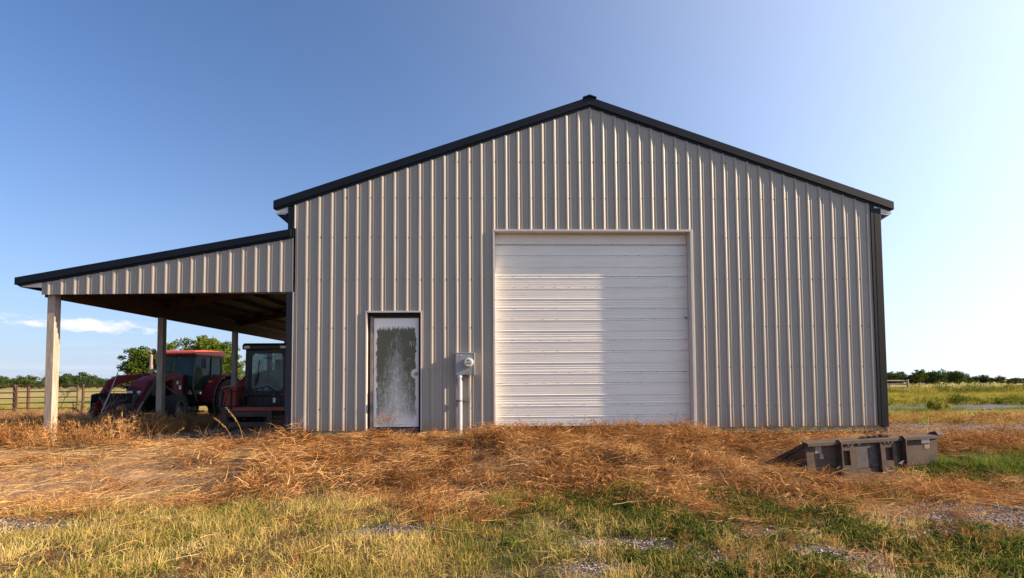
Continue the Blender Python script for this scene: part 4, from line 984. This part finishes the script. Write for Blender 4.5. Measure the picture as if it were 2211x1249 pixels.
# right side behind: mixed straw and green
cV = variants('verge_tuft', [tuft(300+i, 30, .16, .12, .30, .5, .011, 3, .4) for i in range(5)], verge)
def f_r(x, y): return np.clip(2.2*fbm(x, y, .5, 101)-.3, .1, 1)*(1-.95*(np.abs(y-road_y(x)) < 1.75))*np.clip(1-1.2*zones(x, y)[1], 0, 1)
x, y = sample(7.6, 30, 11.2, 18.5, 22, lambda x, y: f_r(x, y)); scatter('yard_grass', 'mixed yellow green grass between the gravel drive and the lane', 'grass', cY, x, y, U(len(x), .8, 1.5)*(1.25-.6*ss(14, 18, y)))
x, y = sample(7.6, 30, 11.2, 20, 14, lambda x, y: f_r(x, y)*(fbm(x, y, .6, 7) > .5)); scatter('yard_green_grass', 'green grass clumps beside the gravel drive', 'grass', cB, x, y, U(len(x), .7, 1.5))
x, y = sample(7.5, 15, 9.6, 13.5, 34, lambda x, y: np.clip(1-1.1*zones(x, y)[1], 0, 1)*np.clip(2.2*fbm(x, y, .8, 13)-.5, 0, 1)); scatter('yard_dry_weeds', 'dry orange weeds past the right corner of the shed', 'dead weeds', cT, x, y, U(len(x), .7, 1.3), .0, .25)
x, y = sample(18, 62, 23.2, 52, 7, lambda x, y: .3+.7*fbm(x, y, .3, 111)); scatter('verge_grass', 'sunlit yellow green grass verge beyond the lane', 'grass', cV, x, y, U(len(x), .7, 1.5))
x, y = sample(30, 85, 53, 60, 4, lambda x, y: np.clip(2.6*fbm(x, y, .25, 121)-.6, 0, 1)); scatter('fence_row_weeds', 'tall yellow green weeds along the far fence row', 'weeds', cV, x, y, np.clip(U(len(x), 1.5, 3.5)*(.2+1.6*fbm(x, y, .22, 121)), .8, 6))
cH = variants('far_weed', [leaves(460+i, np.stack([np.random.default_rng(i+7).normal(0, .22, 16), np.random.default_rng(i+57).normal(0, .22, 16), np.random.default_rng(i+97).uniform(.05, .75, 16)*np.random.default_rng(i+3).uniform(.5, 1)], -1), 12, .16, .055) for i in range(5)],
              bladem('far_weed_leaves', [(.1, (.03, .045, .008)), (.5, (.10, .125, .02)), (.9, (.30, .28, .05))], .35, .3))
x, y = sample(40, 80, 51, 58, 1.6, lambda x, y: np.clip(4.5*fbm(x, y, .16, 151)-1.5, 0, 1)*ss(47, 50, x))
scatter('bushy_weeds', 'bushy dark green weeds in clumps along the far fence row', 'weeds', cH, x, y, U(len(x), .8, 1.7))
x, y = sample(14, 60, 23.3, 26, 5, lambda x, y: np.clip(3*fbm(x, y, .35, 161)-.8, .05, 1))
scatter('lane_edge_grass', 'darker green rank grass along the far edge of the lane', 'grass', cH, x, y, U(len(x), .35, .75))
x, y = sample(-48, -12, 24, 48, 5, lambda x, y: .25+.6*fbm(x, y, .2, 131)); scatter('paddock_grass', 'dry yellow grass in the paddock behind the pipe fence', 'grass', cV, x, y, U(len(x), .5, 1.0))

# ------------------------------------------------------------------ single plants
twig = mat('grey_twig', (.20, .15, .13), .9)
dryl = bladem('curled_dry_leaves', [(.1, (.12, .055, .03)), (.5, (.38, .20, .10)), (.9, (.60, .38, .20))], .25, 3)
def branching(mb, rg, p, d, L, r_, depth, ends, spread=.55):
    q = p+d*L; mid = (p+q)/2+Vector(rg.normal(0, L*.05, 3)); mb.tube([p, mid, q], [r_, r_*.85, r_*.65], 5, depth == 0)
    if depth <= 0: ends.append(q); return
    for k in range(int(rg.integers(2, 4))):
        nd = (d+Vector(rg.normal(0, spread, 3))).normalized(); nd.z = abs(nd.z)*.8+.1
        s_ = rg.uniform(.35, 1); branching(mb, rg, p.lerp(q, s_), nd.normalized(), L*rg.uniform(.55, .85), r_*.62, depth-1, ends, spread)
    ends.append(q)
def plant(name, label, cat, loc, h, seed, depth=4, r_=.012, leaf=None, lsize=.03, ln=8, stems=1, spread=.5, m_=twig, group=None):
    rt_ = empty(name, loc, 0, label, cat, group); rg = np.random.default_rng(seed); mb = MB(); ends = []
    for k in range(stems): branching(mb, rg, Vector(rg.normal(0, .02*stems, 3))*Vector((1, 1, 0)) if 0 else Vector((rg.normal(0, .015*stems), rg.normal(0, .015*stems), 0)), Vector((rg.normal(0, .12*min(stems, 4)), rg.normal(0, .12*min(stems, 4)), 1)).normalized(), h*.42, r_, depth, ends, spread)
    mb.build('stem', m_, rt_, fix=False)
    if leaf is not None:
        V, F, A_ = leaves(seed, np.array([tuple(e) for e in ends]), ln, lsize*2.2, lsize)
        o_ = bpy.data.objects.new('foliage', npmesh('foliage', V, F, leaf, {'v': ('FLOAT', A_)})); C.objects.link(o_); o_.parent = rt_
    return rt_
def gz(x, y): return float(ground_h(x, y))
plant('dead_bush', 'bushy tan dead weed with curled leaves right of the front post', 'dead bush', (-8.1, 10.9, gz(-8.1, 10.9)), .62, 5, 4, .010, dryl, .028, 9, 6, .6, m_=brownweed if 0 else twig)
plant('dead_bush', 'dark low dead bush in front of the second post', 'dead bush', (-7.0, 11.4, gz(-7.0, 11.4)), .5, 8, 4, .009, brownweed, .022, 6, 6, .7)
plant('bare_sapling', 'bare grey sapling standing between front post and tractor', 'sapling', (-10.7, 14.2, gz(-10.7, 14.2)), 1.6, 12, 5, .014, None, spread=.32)
plant('bare_sapling', 'thin leafless sapling behind the front post near the gate', 'sapling', (-13.1, 15.6, gz(-13.1, 15.6)), 1.75, 19, 5, .012, None, spread=.36)
plant('thorny_weed', 'tall leaning dark weed stalk right of the front post', 'weed', (-9.6, 12.4, gz(-9.6, 12.4)), 1.0, 23, 3, .013, brownweed, .03, 5, 1, .35)
def stalk(loc, h, seed, label, lean=(.1, 0), heads=True):
    rg = np.random.default_rng(seed); rt_ = empty('seed_stalk', loc, 0, label, 'seed stalk'); pts = [Vector((lean[0]*k*k*h*.022, lean[1]*k*k*h*.022, h*k/5)) for k in range(6)]
    MB().tube(pts, [.006, .006, .005, .005, .004, .002], 5).build('stem', pale, rt_)
    cs = np.array([tuple(pts[3].lerp(pts[5], u)) for u in np.linspace(0, 1, 16)]); V, F, A_ = leaves(seed, cs, 7, .016, .012)
    o_ = bpy.data.objects.new('seed_head', npmesh('seed_head', V, F, pale, {'v': ('FLOAT', A_)})); C.objects.link(o_); o_.parent = rt_
stalk((-4.55, 9.3, gz(-4.55, 9.3)), .60, 3, 'tall golden seed stalk leaning left in front of the skid steer', (-.9, 0))
stalk((-4.72, 9.25, gz(-4.72, 9.25)), .42, 4, 'short golden seed stalk bending left beside the taller one', (-1.3, 0))
stalk((-5.75, 9.2, gz(-5.75, 9.2)), .25, 6, 'short drooping straw stalk before the shaded ground of the lean-to', (1.6, 0))
rd_ = plant('dock_stalk', 'small dark red dock stalk in front of the garage door bottom', 'weed', (2.27, 9.3, gz(2.27, 9.3)), .26, 31, 2, .006, bladem('dock_seed', [(.1, (.10, .02, .01)), (.9, (.28, .07, .03))], .1), .015, 14, 1, .12)
plant('feathery_weed', 'pale feathery dry weed standing against the garage door', 'weed', (2.55, 9.3, gz(2.55, 9.3)), .40, 33, 4, .004, pale, .010, 6, 2, .35, m_=pale)
plant('door_weed', 'thin reddish dry weed in front of the entry door', 'weed', (-2.0, 9.25, gz(-2.0, 9.25)), .55, 35, 4, .004, dryl, .010, 4, 3, .3, m_=straw)
plant('lane_weed', 'small leafy green weed standing by the lane edge', 'weed', (14.3, 16.2, gz(14.3, 16.2)), .5, 37, 4, .01, greenb, .035, 10, 3, .5)
# pale pole and boards
s_ = MB().tube([(-10.1, 13.2, .0), (-9.72, 13.15, .85), (-9.5, 13.1, 1.40)], [.016, .014, .008], 7).build('stick', mat('pale_stick', (.55, .50, .47), .7)); tag(s_, 'pale thin stick leaning up in front of the tractor loader', 'stick')
zz = gz(-5.6, 10.0)
s_ = MB().tube([(-6.0, 9.75, zz+.03), (-5.15, 10.05, zz+.06)], .025, 8).build('pipe', rust); tag(s_, 'dark metal pipe lying on the shaded ground before the skid steer', 'pipe')
s_ = MB().box(-9.35, -8.75, 14.9, 15.0, gz(-9, 15)+.0, gz(-9, 15)+.05).build('board', woodd); tag(s_, 'short board lying in weeds beside the tractor front wheel', 'board')

# ------------------------------------------------------------------ fences
rustp = mat('rusty_pipe', (.085, .030, .018), .75, var=.3, scale=6, dirt=(.09, .03, .02), dirtamt=.5)
pf = empty('pipe_fence', (-26.0, 28.2, gz(-26.6, 28.2)), 0, 'rusty red pipe fence running across the paddock at the left', 'fence')
FZ = [.93, .60, .30, .0, -.28]
def bx_(mb, name, m_, par, loc):  # world-coordinate part under a parent
    o_ = mb.build(name, m_, par); o_.location = (-loc[0], -loc[1], -loc[2]); return o_
L_ = tuple(pf.location)
for x_ in (-33.5, -29.7, -25.9, -22.3, -19.2, -15.6, -14.2): bx_(MB().tube([(x_, 28.2, gz(x_, 28)-.2), (x_, 28.2, 1.02)], .062, 10), 'post', rustp, pf, L_)
for z_ in FZ:
    bx_(MB().tube([(-36, 28.2, z_-.03), (-25.95, 28.2, z_-.03)], .045 if z_ > .9 else .026, 8), 'rail', rustp, pf, L_)
    if z_ > -.1: bx_(MB().tube([(-22.3, 28.2, z_), (-14.2, 28.2, z_)], .028 if z_ > .9 else .018, 8), 'rail', rustp, pf, L_)
ga = empty('pipe_gate', (-24.6, 28.15, gz(-24.6, 28.2)), 0, 'five rail rusty gate hung between the two thick fence posts', 'gate'); L_ = tuple(ga.location)
for z_ in FZ: bx_(MB().tube([(-25.7, 28.12, z_+.03), (-22.5, 28.12, z_+.03)], .026, 8), 'rail', rustp, ga, L_)
for x_ in (-25.65, -23.9, -22.5): bx_(MB().tube([(x_, 28.07, -.55), (x_, 28.07, 1.0)], .034, 8), 'upright', rustp, ga, L_)
s_ = MB().tube([(-26.6, 29.8, gz(-27, 30)-.1), (-26.6, 29.8, .9)], .07, 10).build('fence_post', rustp); tag(s_, 'thick rusty post standing just behind the gate', 'post')
wf = empty('wood_fence', (47.8, 58, gz(47.8, 58)), 0, 'weathered rail fence ending at a post right of the shed', 'fence'); L_ = tuple(wf.location)
fw_ = mat('weathered_rail', (.34, .25, .20), .85, var=.2)
bx_(MB().tube([(47.8, 58, -.9), (47.8, 58, .88)], .12, 8), 'post', fw_, wf, L_); bx_(MB().tube([(47.2, 60, -.9), (47.2, 60, .3)], .10, 8), 'post', fw_, wf, L_); bx_(MB().tube([(45.2, 62, -.9), (45.2, 62, .25)], .06, 8), 'post', fw_, wf, L_)
for z_ in (.70, .30, -.10): bx_(MB().tube([(47.7, 58, z_), (30, 59, z_+.1)], .075, 8), 'rail', fw_, wf, L_)
first = None
for (x_, y_, h_) in ((51.6, 58, .75), (56.5, 58, .4), (66, 60, .35)):
    mb = MB().box(-.05, .05, -.02, .02, -.1, h_+.75).box(-.02, .02, -.05, -.02, 0, h_+.7)
    s_ = mb.build('fence_stake', mat('stake', (.16, .11, .09), .8) if first is None else bpy.data.materials['stake']); first = 1; s_.location = (x_, y_, gz(x_, y_))
    tag(s_, {.75: 'tallest thin dark stake among the far weeds', .4: 'low dark stake in the middle of the far weeds', .35: 'dark stake at the right end of the far weeds'}[h_], 'stake', 'stakes in the far fence row')

# ------------------------------------------------------------------ trees
bark = mat('bark', (.10, .075, .055), .9, var=.3)
leafA = bladem('tree_leaves', [(.1, (.022, .042, .007)), (.42, (.075, .115, .018)), (.75, (.17, .21, .03)), (1, (.26, .26, .05))], .35, .8)
leafF = bladem('far_tree_leaves', [(.1, (.026, .042, .012)), (.5, (.055, .085, .022)), (.9, (.12, .15, .04))], .3, .05)
def tree_parts(seed, h, wd, ncl, nl, lsz, m_, trunk_h=.3, flat=.55, clr=None):
    rg = np.random.default_rng(seed); cs = []
    clr = clr or wd*.11
    while len(cs) < ncl:
        p = rg.uniform(-1, 1, 3); r_ = np.linalg.norm(p)
        if r_ > 1 or r_ < .45 and rg.random() < .6: continue
        bump = .78+.22*math.sin(3*math.atan2(p[1], p[0])+seed)+.10*math.sin(7*math.atan2(p[1], p[0])+p[2]*4)
        cs.append((p[0]*wd/2*bump, p[1]*wd/2*bump, h*(trunk_h+(1-trunk_h)*(.5+.5*p[2]*(.85+.15*bump)))))
    cs = np.array(cs); V, F, A_ = leaves(seed+1, cs, nl, clr, lsz, flat)
    cm = npmesh('crown', V, F, m_, {'v': ('FLOAT', A_)})
    mb = MB(); th = h*trunk_h*1.15; mb.tube([(0, 0, -.3), (.02*h, 0, th*.5), (0, .01*h, th)], [h*.030, h*.024, h*.018], 8)
    for k in range(0, ncl, max(1, ncl//16)):
        c = Vector(cs[k]); mb.tube([(0, .01*h, th*rg.uniform(.6, 1)), Vector((c.x*.5, c.y*.5, th+(c.z-th)*.35)), c], [h*.012, h*.008, h*.003], 5)
    tm = mb.mesh('trunk', bark); return cm, tm
def put_tree(name, parts, loc, label, rz=0, s=1, group=None, sz=None):
    rt_ = empty(name, loc, rz, label, 'tree', group); rt_.scale = (s, s, sz or s)
    for nm, me_ in zip(('crown', 'trunk'), parts): o_ = bpy.data.objects.new(nm, me_); C.objects.link(o_); o_.parent = rt_
    return rt_
put_tree('broadleaf_tree', tree_parts(3, 6.8, 9.2, 380, 80, .15, leafA, .22, .6, .55), (-30.9, 54, gz(-31, 54)-.1), 'large domed green tree rising behind the tractor cab')
put_tree('broadleaf_tree', tree_parts(11, 5.6, 4.6, 150, 80, .14, leafA, .15, .6, .45), (-34.9, 51.5, gz(-36, 51)-.1), 'smaller loose green tree left of the tractor exhaust')
put_tree('broadleaf_tree', tree_parts(17, 5.0, 3.4, 90, 70, .12, leafA, .12, .6, .45), (-25.7, 50, gz(-26, 50)-.1), 'narrow green tree seen between the third post and skid steer')
put_tree('field_tree', tree_parts(21, 4.7, 4.6, 70, 70, .13, leafA, .28, .6, .42), (111.2, 131, gz(109, 131)), 'lone small leaning tree standing in the field right of shed', 1.0)
far_v = [tree_parts(50+i, 5.5, 7.5, 46, 46, .30, leafF, .10, .7, 1.0) for i in range(6)]
rt_ = random.Random(3)
ORD = 'first second third fourth fifth sixth seventh eighth ninth tenth eleventh twelfth thirteenth fourteenth fifteenth sixteenth seventeenth eighteenth nineteenth twentieth'.split()
ORD += ['twenty-'+o_ for o_ in ORD[:9]]+['thirtieth']
for side in (-1, 1):
    px0, px1, n_ = (-40, 330, 28) if side < 0 else (1893, 2250, 30)
    for k in range(n_):
        px = px0+(px1-px0)*(k+.5)/n_+rt_.uniform(-4, 4); Y_ = rt_.uniform(225, 300) if side < 0 else rt_.uniform(170, 215); X_ = (px-1072)/1100*Y_*(.974 if side < 0 else 1.02)
        if side < 0: s_ = 1.3*(.80+.30*math.exp(-((px-165)/28)**2)+.12*math.exp(-((px-30)/30)**2))*rt_.uniform(.85, 1.12)*(.55 if 82 < px < 92 else 1)
        else: s_ = (.95 if px < 2085 else .62)*rt_.uniform(.66, 1.3)*Y_/225
        kind = rt_.randrange(6)
        how = ('tallest' if s_ > 1.02 else 'middling' if s_ > .75 else 'low')
        put_tree('distant_tree', far_v[kind], (X_, Y_, gz(X_, Y_)-.1), f'{how} dark tree, {ORD[k]} from the left in the distant line {"left of the shed" if side < 0 else "right of the shed"}', rt_.uniform(0, 6), s_, 'distant trees '+('left' if side < 0 else 'right')+' of the shed')
# far H-frame power poles
up_ = empty('utility_pole', (-419, 500, -1.6), 0, 'distant twin pole power line frame above the left trees', 'utility pole')
pw_ = mat('pole_wood', (.30, .26, .23), .9)
for x_ in (-1.6, 1.6): MB().tube([(x_, 0, 0), (x_, 0, 13.6)], .38, 6).build('pole', pw_, up_)
MB().bar((-3.8, 0, 13.4), (3.8, 0, 13.4), .35).build('crossarm', pw_, up_)
# bird
bd = empty('bird', (-16.9, 30, 3.75), .4, 'small dark bird flying above the tractor beneath the lean-to edge', 'bird')
bird_m = mat('bird_dark', (.03, .03, .035), .7)
mb = MB(); mb.lathe([(0, -.09), (.018, -.06), (.026, 0), (.016, .06), (.010, .09), (0, .10)], (0, 0, 0), 'z', 8); mb.add([(-.014, .002, -.08), (.014, .002, -.08), (.02, .0, -.15), (-.02, .0, -.15), (-.014, -.002, -.08), (.014, -.002, -.08), (.02, -.004, -.15), (-.02, -.004, -.15)], [(0, 1, 2, 3), (7, 6, 5, 4), (0, 3, 7, 4), (1, 5, 6, 2)])
mb.build('body', bird_m, bd)
for s in (-1, 1):
    MB().add([(0, 0, .05), (0, 0, -.03), (s*.09, .05, .0), (s*.09, .05, .05), (0, .006, .05), (0, .006, -.03), (s*.09, .055, .0), (s*.09, .055, .05)], [(0, 1, 2, 3), (7, 6, 5, 4), (0, 3, 7, 4), (1, 5, 6, 2), (3, 2, 6, 7)]).build('wing', bird_m, bd)
